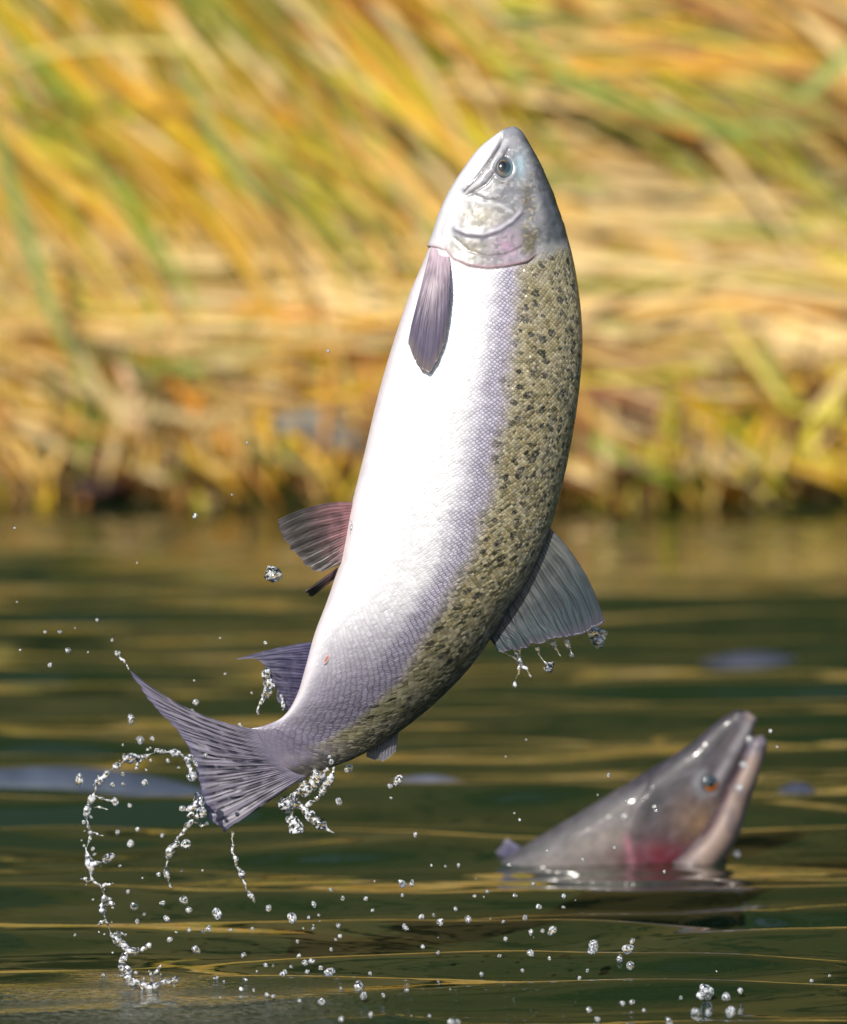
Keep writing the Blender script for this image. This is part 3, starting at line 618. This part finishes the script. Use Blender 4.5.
# vent: small reddish pore in front of the anal fin
pv = W(327, 659, 0); iv, jv = near_index(327, 659)
def redv(rr, aa): return lerp(np.broadcast_to(np.array((.26, .10, .075)), rr.shape+(3,)).copy(), (.42, .33, .34), sst(.3, 1, rr))
dome('vent', V3[iv, jv]-np.array([0, .0004, 0]), np.array([-.35, -1, .1]), np.array([.6, 0, 1.0]), 2.4*M(0), 6.5*M(0), .7*M(0), mat_attr('vent_skin', .4, .5, .3), fish, redv)

# ================================================================== THE SECOND FISH
Y2 = float(Wwater(620, 858)[1])
S2 = [(747, 711, 747, 711), (754, 716, 738, 710.5), (754, 726, 729, 714), (749, 742, 714, 724), (741, 762, 697, 739), (731, 790, 670, 757), (722, 822, 642, 774), (704, 852, 608, 795),
      (672, 884, 570, 818), (632, 914, 530, 842), (590, 942, 488, 869), (540, 972, 440, 900), (480, 1000, 390, 935), (420, 1010, 350, 968)]
g2 = loft(S2, 260, 120, ([0, 1], [R(-6), R(-6)]), ([0, .1, .3, 1], [.75, .6, .55, .55]), ([0, 1], [0, 0]), 1.05)
Q, P_ = g2['PX'], g2['PY']; H2 = np.broadcast_to((np.minimum(g2['th'], 2*math.pi-g2['th'])/math.pi)[None], Q.shape)
d2 = np.zeros(Q.shape)
dgo, _, _ = pl_dist(Q, P_, [(632, 862), (626, 835), (634, 808), (650, 790)]); d2 += 0
gfr = (Q > np.interp(P_, [790, 808, 835, 862], [650, 634, 626, 632])); sdg = np.where(gfr, dgo, -dgo); d2 += 2.2*sst(-4, 3, sdg)*np.exp(-dgo/14)+1.2*(vnoise(Q, P_, 16, 8)-.5)
E2 = (710, 784); d2 += -2*np.exp(-(np.hypot(Q-E2[0], P_-E2[1])/8)**4)
V2, qx, qy = loft_world(g2, d2, Y2)
nb2 = vnoise(Q, P_, 40, 21)
B2 = np.broadcast_to(np.array((.105, .088, .08)), Q.shape+(3,)).copy()
B2 = lerp(B2, (.15, .125, .11), sst(.42, .7, nb2)*.8); B2 = lerp(B2, (.05, .047, .05), sst(.40, .18, H2))
hd2 = sst(612, 655, Q)
B2 = lerp(B2, (.026, .023, .028), hd2*sst(.62, .40, H2)); B2 = lerp(B2, (.05, .042, .048), hd2*sst(.36, .55, H2)*(.4+nb2).clip(0, 1))
B2 = lerp(B2, (.19, .12, .075), np.exp(-(np.hypot((Q-702)/26, (P_-824)/24))**2)*.95)
B2 = lerp(B2, (.12, .018, .028), np.exp(-(np.hypot((Q-664)/42, (P_-860)/19))**2)*(.6+nb2).clip(0, 1))
B2 = lerp(B2, (.22, .09, .115), np.exp(-(dgo/4)**2)*sst(825, 848, P_)*.9)
B2 = lerp(B2, (.24, .22, .235), np.exp(-(pl_dist(Q, P_, [(750, 722), (737, 745), (724, 768), (712, 790)])[0]/5)**2)*.85)
B2 = lerp(B2, (.16, .16, .175), np.exp(-((np.hypot(Q-E2[0], P_-E2[1])-12)/5)**2)*sst(712, 700, Q)*.9)
B2 = lerp(B2, (.25, .19, .17), sst(728, 714, P_)*sst(742, 750, Q)*.7)
B2 = B2*(.65+.7*vnoise(Q, P_, 9, 51))[..., None]
fish2 = empty('salmon', Wwater(600, 866)); tag(fish2, 'dusky salmon raising its open mouthed head out of the water', 'fish')
SK2 = mat_skin('dusky_skin', 1.5, .3, .12, .2, .5, .3)
bk2 = sst(.5, .4, H2)
# lower jaw: a trough shaped bone swung open, joined to the throat, part of the same body mesh
SJ = [(762, 735, 762, 735), (766, 740, 754, 737), (765, 752, 744, 751), (761, 768, 737, 766), (755, 787, 727, 783), (747, 808, 717, 802), (740, 832, 706, 822), (730, 852, 694, 836), (716, 872, 680, 848), (700, 894, 664, 864)]
gj = loft(SJ, 70, 60, ([0, 1], [R(-5), R(-5)]), ([0, .2, .6, 1], [1.3, 1.5, 1.6, 1.5]), ([0, 1], [0, 0])); VJ, jx, jy = loft_world(gj, np.zeros(gj['PX'].shape), Y2)
HJ = np.broadcast_to((np.minimum(gj['th'], 2*math.pi-gj['th'])/math.pi)[None], jx.shape)
CJ = np.broadcast_to(np.array((.21, .15, .125)), jx.shape+(3,)).copy(); nj = vnoise(gj['PX'], gj['PY'], 12, 81); CJ = lerp(CJ, (.05, .03, .04), sst(.40, .2, HJ)); CJ = lerp(CJ, (.11, .085, .085), sst(.45, .75, nj)*.7); CJ = lerp(CJ, (.09, .075, .08), sst(.78, .95, HJ)*.7); CJ = lerp(CJ, (.10, .09, .115), sst(762, 748, gj['PY'])*.8)
n1 = V2.shape[0]*V2.shape[1]; zz = lambda G: np.zeros(G.shape).ravel()
mesh('body', np.r_[V2.reshape(-1, 3), VJ.reshape(-1, 3)], np.r_[grid_faces(260, 120, True), grid_faces(70, 60, True)+n1], SK2, fish2,
     cols=np.r_[B2.reshape(-1, 3), CJ.reshape(-1, 3)],
     uv=np.r_[np.stack([np.broadcast_to((g2['s']*.9)[:, None], Q.shape), H2*260], -1).reshape(-1, 2), np.zeros((jx.size, 2))],
     attrs=dict(back=np.r_[(bk2*sst(640, 620, Q)).ravel()*.12, zz(jx)], scaly=np.r_[.5*sst(640, 620, Q).ravel(), zz(jx)], flank=np.r_[zz(Q), zz(jx)], spotted=np.r_[(bk2*.5).ravel(), zz(jx)]))
def iris2(rr, aa):
    c = np.broadcast_to(np.array((.02, .035, .04)), rr.shape+(3,)).copy(); c = lerp(c, (.38, .11, .012), np.exp(-((rr-.7)/.2)**2)*sst(-.1, .5, -np.sin(aa-.3))); return lerp(c, (.05, .05, .055), sst(.85, .95, rr))
d = np.hypot(qx-E2[0], qy-E2[1])+np.where(np.sin(g2['th'])[None] < .02, 50, 0); i, j = np.unravel_index(np.argmin(d), d.shape)
for jj in (j, 120-j):
    p = V2[i, jj]; nn = np.cross(V2[i+2, jj]-V2[i-2, jj], V2[i, (jj+2) % 120]-V2[i, (jj-2) % 120]); cen = W(*g2['c'][i], Y2)
    if nn@(p-cen) < 0: nn = -nn
    nn /= np.linalg.norm(nn); e = dome('eye', p+nn*M(Y2)*1.5, nn, np.array([0, 0, 1.0]), 8.5*M(Y2), 8.5*M(Y2), 3*M(Y2), MAT_EYE, fish2, iris2)
    pu = dome('pupil', p+nn*M(Y2)*2.6, nn, np.array([0, 0, 1.0]), 4.6*M(Y2), 4.6*M(Y2), 2.4*M(Y2), MAT_EYE, None, pupil); pu.parent = e

fin('dorsal_fin', [(526, 850), (518, 856), (508, 864)], [(508, 839), (500, 846), (494, 858)], .0, .01, F_ANAL, 4, .5, 1.5, parent=fish2, Y0=Y2)

# backs of other salmon just breaking the surface
MAT_BACK = mat_noise('wet_back', (.5, .5, .5), (.5, .5, .5), 40, .35, .003); nb_ = MAT_BACK.node_tree; at_ = nb_.nodes.new('ShaderNodeAttribute'); at_.attribute_name = 'Col'; nb_.links.new(at_.outputs['Color'], nb_.nodes['Principled BSDF'].inputs['Base Color'])
def salmon_back(px, py, xv, h, Rr, label, cc, flip=1, yaw=0.0):
    c0 = Wwater(px, py); a = xv*math.sqrt(Rr/h); L = .33; x = np.linspace(-1, 1, 90); x = np.sign(x)*np.abs(x)**1.3*L
    r_ = np.maximum(Rr*(1-(x/a)**2), (Rr-h)*.85*(1-np.abs(x)/L*(1-.25*(x*flip > 0)))**.8); r_[0] = r_[-1] = .002
    th = np.linspace(0, 2*math.pi, 48, endpoint=False)
    V = np.stack(np.broadcast_arrays(x[:, None], .62*r_[:, None]*np.sin(th)[None], r_[:, None]*np.cos(th)[None]), -1)
    n_ = vnoise(x[:, None]*900+px, th[None]*30, 18, 9)[..., None]; hh = np.abs(np.broadcast_to(np.cos(th)[None], r_.shape+th.shape))[..., None]
    Cc = np.asarray(cc)*(.7+.6*n_)
    o = empty('salmon', (c0[0], c0[1], 0)); tag(o, label, 'fish')
    cy, sy = math.cos(yaw), math.sin(yaw); V = np.stack([V[..., 0]*cy-V[..., 1]*sy, V[..., 0]*sy+V[..., 1]*cy, V[..., 2]], -1)
    mesh('body', V.reshape(-1, 3)+np.array([c0[0], c0[1], h-Rr]), grid_faces(90, 48, True), MAT_BACK, o, cols=Cc.reshape(-1, 3)); return o
salmon_back(50, 786, .14, .020, .07, 'long blue grey back of a salmon breaking the surface at the left edge', (.04, .05, .07), 1, .05)
salmon_back(428, 796, .062, .021, .06, 'low pale back of a salmon showing just right of the leaping fish tail', (.075, .08, .105))
salmon_back(755, 661, .062, .011, .06, 'blue grey back of a salmon surfacing above the second fish', (.03, .032, .045), -1, -.06)
salmon_back(797, 796, .024, .014, .06, 'small dark fish back showing right of the open mouthed fish', (.035, .038, .055))

# ================================================================== WATER IN THE AIR
def tube(P, rad, ns=10):
    P = np.asarray(P); n = len(P); T_ = np.gradient(P, axis=0); T_ /= np.linalg.norm(T_, axis=1)[:, None]+1e-12
    A = np.cross(T_, [0.13, 1, .07]); A /= np.linalg.norm(A, axis=1)[:, None]+1e-12; Bn = np.cross(T_, A)
    a = np.linspace(0, 2*math.pi, ns, endpoint=False)
    V = P[:, None]+rad[:, None, None]*(np.cos(a)[None, :, None]*A[:, None]+np.sin(a)[None, :, None]*Bn[:, None])
    V = np.r_[V.reshape(-1, 3), P[:1], P[-1:]]; F = grid_faces(n, ns, True)
    k = n*ns; cap = [(k, (q+1) % ns, q, q) for q in range(ns)]+[(k+1, (n-1)*ns+q, (n-1)*ns+(q+1) % ns, (n-1)*ns+(q+1) % ns) for q in range(ns)]
    return V, F, cap
def strand(lines, label, Y0=-.01, group=None):
    """beaded water threads, one mesh: each line = (points px, thread radius px, bead radius px, bead spacing px)"""
    me_v, me_f, n = [], [], 0
    for pts, r0, rb, sp in lines:
        pts = np.asarray(pts, float); L = np.hypot(*np.diff(pts, axis=0).T).sum(); m_ = max(12, int(L*1.4))
        P2 = spline(pts, m_); s = np.linspace(0, L, m_); rad = r0*(.75+.45*np.sin(s*.31+L)*np.sin(s*.17))
        rl = np.random.default_rng(int(L*13)+len(pts)); q = rl.uniform(0, sp)
        while q < L+.1:
            b_ = rb*float(np.clip(rl.lognormal(-.25, .45), .35, 1.7)); el = rl.uniform(.9, 2.1); rad = np.maximum(rad, b_*np.sqrt(np.clip(1-((s-q)/(b_*el))**2, 0, None))); q += sp*float(np.clip(rl.lognormal(0, .5), .4, 2.6))
        rad[-1] = max(rad[-1]*.2, .15); rad[0] = max(rad[0]*.2, .15)
        rad[1:-1] = (rad[:-2]+2*rad[1:-1]+rad[2:])/4
        wg = np.interp(s, np.linspace(0, L, max(4, int(L/6))), rl.normal(0, 1.1, max(4, int(L/6)))); wg2 = np.interp(s, np.linspace(0, L, max(4, int(L/6))), rl.normal(0, 1.1, max(4, int(L/6)))); fd = np.minimum(1, s/6); P2 = P2+np.stack([wg*fd, wg2*fd], 1)+rl.normal(0, .2, P2.shape); yy = Y0+.004*np.sin(s*.05+rl.uniform(0, 6))
        V, F, cap = tube(W(P2[:, 0], P2[:, 1], yy), rad*M(Y0)); me_v.append(V); me_f += [tuple(int(x)+n for x in f) for f in F]+[(int(a_)+n, int(b2)+n, int(c_)+n) for a_, b2, c_, _ in cap]; n += len(V)
    Vv = np.concatenate(me_v); o0 = Vv[0].copy(); me = bpy.data.meshes.new('water_strand'); me.from_pydata((Vv-o0).tolist(), [], me_f); me.update()
    me.polygons.foreach_set('use_smooth', np.ones(len(me.polygons), bool)); me.materials.append(MAT_STRAND)
    o = bpy.data.objects.new('water_strand', me); o.location = o0; col.objects.link(o); return tag(o, label, 'water', group)
arc = [(198, 767), (190, 759), (182, 755), (170, 753), (159, 752), (142, 757), (125, 760), (112, 767), (100, 782), (91, 801), (86, 819), (90, 834), (86, 850), (91, 865), (93, 880), (102, 890), (102, 907), (107, 924), (112, 936), (125, 950), (122, 964), (128, 975), (137, 984)]
spurs = [([(94, 796), (104, 799), (114, 801)], .7, 2.2, 7), ([(93, 807), (108, 809)], .6, 1.6, 6), ([(90, 833), (104, 835)], .7, 2.0, 6), ([(92, 865), (103, 862), (116, 854)], .8, 2.6, 8), ([(92, 880), (82, 880)], .6, 2, 5), ([(100, 888), (112, 884)], .6, 1.6, 6),
         ([(103, 905), (115, 904)], .8, 2.2, 6), ([(104, 898), (112, 900)], .6, 1.7, 5), ([(106, 920), (96, 926)], .8, 2.4, 5), ([(112, 934), (125, 936)], .6, 1.8, 6), ([(126, 950), (138, 950), (150, 944)], 1.0, 2.4, 7), ([(98, 780), (98, 774)], .6, 1.8, 4), ([(125, 760), (124, 755)], .7, 2, 4), ([(142, 757), (137, 768)], .6, 1.7, 5), ([(159, 752), (156, 749)], .6, 1.7, 4), ([(118, 966), (128, 972), (116, 975)], .8, 2, 4)]
strand([(arc, 1.0, 2.9, 6.0), ([(185, 757), (189, 768), (192, 778), (188, 775)], 2.4, 4.2, 6)]+spurs, 'long arc of beaded water curling from the tail fin down to the river', -.09)
strand([([(126, 975), (132, 982), (140, 984), (150, 985), (160, 983), (172, 980), (178, 975)], 1.2, 3.0, 5), ([(152, 984), (154, 974), (160, 965)], 1.2, 2.8, 5), ([(152, 980), (150, 970)], .9, 2.2, 5), ([(172, 982), (174, 986)], 1.2, 2.5, 3)], 'little crown of splashing water where the beaded arc meets the river', -.15)
strand([([(200, 792), (198, 803), (197, 815), (190, 825), (176, 843), (169, 856), (167, 873), (169, 887)], 1.1, 3.2, 9), ([(195, 792), (199, 800)], 2, 4, 6), ([(184, 809), (192, 807), (198, 801)], .9, 2.6, 7), ([(190, 822), (200, 824), (208, 824)], 1.6, 2.4, 8), ([(189, 818), (192, 812)], 2.5, 4.5, 5), ([(201, 796), (201, 808), (204, 820)], 4.5, 5.5, 7)], 'thin water thread trailing from the trailing edge of the tail fin', -.035)
strand([([(233, 831), (233, 850), (238, 867), (243, 880), (248, 891), (256, 903)], 1.7, 4.2, 8.5)], 'beaded water thread hanging from the lower tip of the tail fin', -.03)
strand([([(284, 800), (288, 808), (292, 818), (297, 834)], 2.4, 5.0, 8), ([(280, 800), (290, 803), (303, 808), (312, 818), (322, 825), (334, 832)], 2.0, 5.0, 9), ([(334, 766), (330, 778), (324, 790), (316, 800), (304, 808)], 2.0, 4.2, 8), ([(320, 772), (312, 784), (303, 797)], 6.0, 7.5, 9), ([(306, 780), (298, 792), (290, 802)], 4.0, 5.0, 8), ([(328, 768), (320, 776)], 2.2, 4.0, 6)], 'forked splash of water dripping from under the tail stalk', -.01)
strand([([(266, 668), (267, 678), (268, 688), (264, 698), (260, 708), (258, 716)], 1.2, 3.3, 5.5), ([(271, 682), (273, 690)], 1, 2.6, 5), ([(264, 680), (266, 690)], 1, 2.4, 5)], 'string of drops falling from the notched edge of the anal fin', -.02)
strand([([(280, 693), (283, 704), (285, 712)], 1.2, 2.6, 6)], 'short water thread along the rear edge of the anal fin', -.02)
strand([([(505, 630), (506, 645), (504, 652)], 1.0, 1.8, 7), ([(512, 628), (512, 642), (517, 656), (521, 664), (517, 676), (514, 688)], 1.1, 2.4, 7), ([(520, 645), (520, 660), (526, 670), (530, 677)], 1.0, 2.4, 6), ([(500, 652), (510, 655), (518, 662)], 1.2, 2.2, 5)], 'branching drip at the rear corner of the dorsal fin', .022)
strand([([(536, 646), (543, 658), (549, 667)], .9, 1.5, 8), ([(548, 665), (551, 669)], 3.2, 4.2, 4)], 'drip with a bright round end below the middle of the dorsal fin', .022)
strand([([(552, 641), (557, 650), (561, 657)], .9, 2.6, 6)], 'thin drip under the dorsal fin next to the bright round drip', .022)
strand([([(566, 638), (569, 648), (572, 657)], .8, 2.6, 6), ([(569, 654), (574, 656)], 1.5, 2.6, 4)], 'thin drip under the dorsal fin nearest its outer tip', .022)
strand([([(588, 634), (594, 632), (602, 630), (609, 636)], 2.5, 4.6, 5), ([(592, 638), (598, 640), (596, 648)], 1.8, 3.4, 5), ([(603, 633), (600, 641)], 2.2, 3.8, 5)], 'clump of clear drops clinging to the outer tip of the dorsal fin', .035)
strand([([(129, 670), (124, 663), (120, 658), (116, 652)], 1.2, 2.4, 5)], 'tiny thread of water off the upper tip of the tail fin', .05)
strand([([(266, 572), (271, 574), (278, 580)], 2.6, 4.6, 5.5)], 'large peanut shaped drop in the air below the pelvic fins', -.02)
strand([([(349, 520), (351, 526), (350, 533)], .9, 1.5, 5)], 'bead of water lying at the root of the near pelvic fin', -.034)

ico = None
def ball(sub, seed):
    import bmesh
    bm = bmesh.new(); bmesh.ops.create_icosphere(bm, subdivisions=sub, radius=1.0); r_ = random.Random(seed)
    a1, a2, a3 = r_.uniform(0, 6), r_.uniform(0, 6), r_.uniform(0, 6)
    for v_ in bm.verts:
        c_ = v_.co; k = 1+.09*math.sin(3*c_.x+a1)+.08*math.sin(3.4*c_.z+a2)+.07*math.sin(4*c_.y+a3); v_.co = c_*k
    me = bpy.data.meshes.new('water_drop'); bm.to_mesh(me); bm.free()
    me.polygons.foreach_set('use_smooth', np.ones(len(me.polygons), bool)); me.materials.append(MAT_DROP); return me
BALLS = [ball(3, k) for k in range(6)]
rd = random.Random(3)
GROUPS = {}
def drop(px, py, r_, label, Y=None, group='drops of water in the air'):
    if Y is None: Y = min(rd.uniform(-.07, .05), float(Wwater(px, py)[1])-.05) if py > 900 else (rd.uniform(.02, .05) if (125 < px < 300 and 690 < py < 845) else rd.uniform(-.07, .05))
    o = bpy.data.objects.new('water_drop', BALLS[rd.randrange(6)]); o.location = W(px, py, Y); s = r_*M(Y)*1.2
    o.scale = (s*rd.uniform(.8, 1.0), s, s*rd.uniform(.9, 1.3)); o.rotation_euler = (rd.uniform(0, 6), rd.uniform(-.5, .5), rd.uniform(0, 6)); col.objects.link(o)
    return tag(o, label, 'water drop', group)
def zone(px, py, r_):
    big = 'large clear drop' if r_ > 2.3 else ('small drop' if r_ > 1.2 else 'tiny speck of water')
    if py < 700: return f'{big} in the air above the tail fin'
    if px < 215 and py < 830: return f'{big} around the upper half of the beaded arc'
    if px < 215 and py < 910: return f'{big} around the lower half of the beaded arc'
    if px < 215: return f'{big} beside the foot of the beaded arc'
    if px < 420 and py < 880: return f'{big} in the air right of the tail fin'
    if px < 480 and py < 935: return f'{big} high over dark water below the tail fin'
    if px < 480: return f'{big} low over dark water below the tail fin'
    if py < 875: return f'{big} in the air around the second fish'
    if py < 950: return f'{big} high over dark water below the second fish'
    return f'{big} low over dark water below the second fish'
def put(px, py, r_, Y=None):
    z_ = zone(px, py, r_); GROUPS.setdefault(z_, []).append((px, drop(px, py, r_, z_, Y, z_)))
def many(ox, oy, k, rows, f=1.0):
    for x, y, r_ in rows: put(ox+x/k, oy+y/k, max(.7, r_/k*f))
many(60, 740, 3.529, [(68, 140, 15), (300, 150, 10), (185, 158, 8), (222, 120, 6), (222, 155, 5), (270, 100, 6), (247, 232, 6), (205, 325, 7), (275, 315, 5), (252, 365, 9), (360, 338, 6), (445, 370, 16), (212, 445, 5), (240, 535, 7), (262, 587, 12), (297, 615, 5), (272, 640, 8), (348, 475, 7), (362, 575, 8), (437, 565, 15), (455, 600, 9), (377, 630, 9), (388, 705, 9), (555, 613, 14), (525, 665, 8), (505, 675, 6), (455, 670, 6), (480, 740, 12), (600, 670, 4), (737, 595, 9), (820, 628, 16), (645, 760, 5), (725, 795, 8), (752, 797, 5), (815, 800, 5), (787, 835, 15), (793, 820, 9), (550, 845, 9), (578, 853, 5), (655, 850, 7), (640, 880, 7), (683, 883, 5), (730, 900, 7), (755, 905, 7), (432, 243, 9), (283, 5, 9), (153, 830, 5), (53, 688, 4), (212, 690, 4), (410, 678, 4), (430, 462, 4), (503, 460, 4), (680, 665, 4), (838, 712, 5), (840, 765, 5), (291, 487, 3), (345, 812, 5)])
many(200, 860, 2.823, [(322, 125, 7), (370, 85, 5), (403, 108, 5), (468, 110, 6), (487, 142, 4), (570, 66, 9), (598, 66, 7), (572, 100, 4), (580, 192, 7), (577, 185, 5), (660, 155, 5), (678, 175, 8), (757, 167, 9), (810, 90, 5), (730, 15, 5), (693, 18, 4), (395, 215, 5), (383, 225, 4), (275, 230, 4), (370, 253, 4), (295, 290, 8), (280, 270, 5), (315, 285, 7), (303, 315, 5), (342, 305, 6), (363, 317, 11), (372, 312, 7), (432, 337, 5), (450, 357, 13), (461, 384, 9), (398, 362, 4), (480, 320, 5), (628, 245, 5), (670, 263, 4), (795, 322, 5), (280, 397, 5), (343, 400, 8), (482, 437, 6), (400, 450, 8), (647, 440, 4), (710, 458, 8), (728, 457, 6), (722, 138, 5), (625, 160, 6), (775, 102, 4), (653, 15, 3), (517, 382, 5), (580, 368, 3), (707, 366, 3), (307, 162, 4), (320, 193, 4), (390, 185, 6), (122, 268, 6), (148, 195, 4), (88, 198, 4)])
many(400, 824, 1.895, [(29, 20, 4), (7, 113, 4), (237, 178, 5), (263, 157, 4), (288, 202, 7), (248, 205, 4), (270, 203, 4), (200, 218, 4), (247, 245, 6), (368, 230, 9), (365, 240, 6), (432, 237, 8), (440, 222, 5), (417, 257, 7), (436, 269, 7), (283, 255, 3.5), (232, 278, 3), (154, 285, 3), (340, 292, 3), (503, 298, 5), (580, 318, 11), (570, 324, 7), (618, 328, 8), (645, 316, 5), (627, 357, 9), (562, 362, 10), (585, 357, 6), (440, 338, 4), (422, 340, 4), (358, 352, 5), (374, 370, 4), (462, 353, 3), (532, 329, 3), (510, 375, 6), (310, 137, 3), (310, 158, 3), (165, 128, 3), (218, 136, 3), (252, 114, 3), (207, 78, 3), (111, 78, 3), (345, 67, 2.5), (814, 288, 3), (43, 233, 3), (72, 244, 3), (14, 315, 3), (106, 161, 3), (196, 185, 3), (42, 176, 4), (355, 278, 3), (188, 250, 3), (780, 297, 3)])
many(480, 700, 2.823, [(362, 212, 6), (412, 287, 4), (492, 302, 7), (497, 312, 5), (820, 88, 5), (838, 132, 4), (82, 466, 5), (150, 518, 4), (20, 541, 5), (98, 552, 5), (237, 553, 5), (290, 450, 4), (380, 417, 4), (97, 320, 3), (112, 338, 3), (332, 268, 3), (189, 426, 3), (130, 112, 3), (72, 160, 3), (520, 485, 4)])
many(110, 640, 3.529, [(75, 280, 13), (107, 350, 10), (150, 348, 7), (303, 220, 9), (290, 248, 5), (297, 143, 4), (407, 120, 4), (500, 187, 4), (548, 10, 5), (460, 302, 7), (120, 505, 10), (45, 370, 4), (25, 680, 7), (97, 668, 6), (185, 690, 7), (72, 718, 9), (70, 585, 7), (18, 570, 10), (45, 475, 6), (48, 510, 5), (808, 570, 9), (782, 430, 9), (775, 412, 6), (835, 460, 8)])
for x, y, r_ in [(328, 351, 1.3), (247, 443, 1.1), (232, 495, 1.2), (195, 516, 2.0), (97, 620, 1.3), (60, 632, 1.8), (68, 650, 2.4), (45, 632, 1.5), (50, 665, 1.8), (75, 628, 1), (15, 528, 1.3), (398, 780, 4.2), (390, 786, 2.2), (349, 768, 3.0), (391, 798, 1.2), (339, 800, 1.8), (112, 640, 1.4), (20, 650, 1), (88, 652, 1), (137, 563, 1), (17, 602, .9), (220, 638, 1.1), (472, 664, 1.2)]: put(x, y, r_)
for k in range(24):
    x = rd.gauss(330, 190); y = rd.gauss(930, 55)
    if 80 < x < 740 and 830 < y < 1020: put(x, y, rd.choice([.7, .7, .8, .9, 1.1]))
for k in range(46):
    q = arc[rd.randrange(len(arc))]; put(q[0]+rd.gauss(3, 7), q[1]+rd.gauss(0, 7), rd.choice([.7, .9, 1.1, 1.4, 1.9]), -.09)
# drops far enough back to be out of focus, by the second fish
drop(624, 817, 3.4, 'round white drop in front of the shoulder of the second fish', Y2-.12, 'blurred drops by the second fish')
for x, y, nm in [(749, 740, 'blurred drop between the tips of the open jaws'), (743, 765, 'blurred drop on the middle of the lower jaw'), (739, 788, 'blurred drop on the lower jaw nearest the corner of the mouth'), (737, 854, 'blurred bright drop at the water under the open jaw')]:
    drop(x, y, 3.0, nm, Y2-.12, 'blurred drops by the second fish')
drop(424, 992, 3.6, 'pale blue oval drop low over the water at the bottom', .0)

ORD = 'first second third fourth fifth sixth seventh eighth ninth tenth eleventh twelfth thirteenth fourteenth fifteenth sixteenth'.split()
for z_, lst in GROUPS.items():                     # few of a kind in one place: told apart by their order
    if 1 < len(lst) <= len(ORD):
        for k, (_, o) in enumerate(sorted(lst, key=lambda q: q[0])): o['label'] = f'{z_}, {ORD[k]} from left'
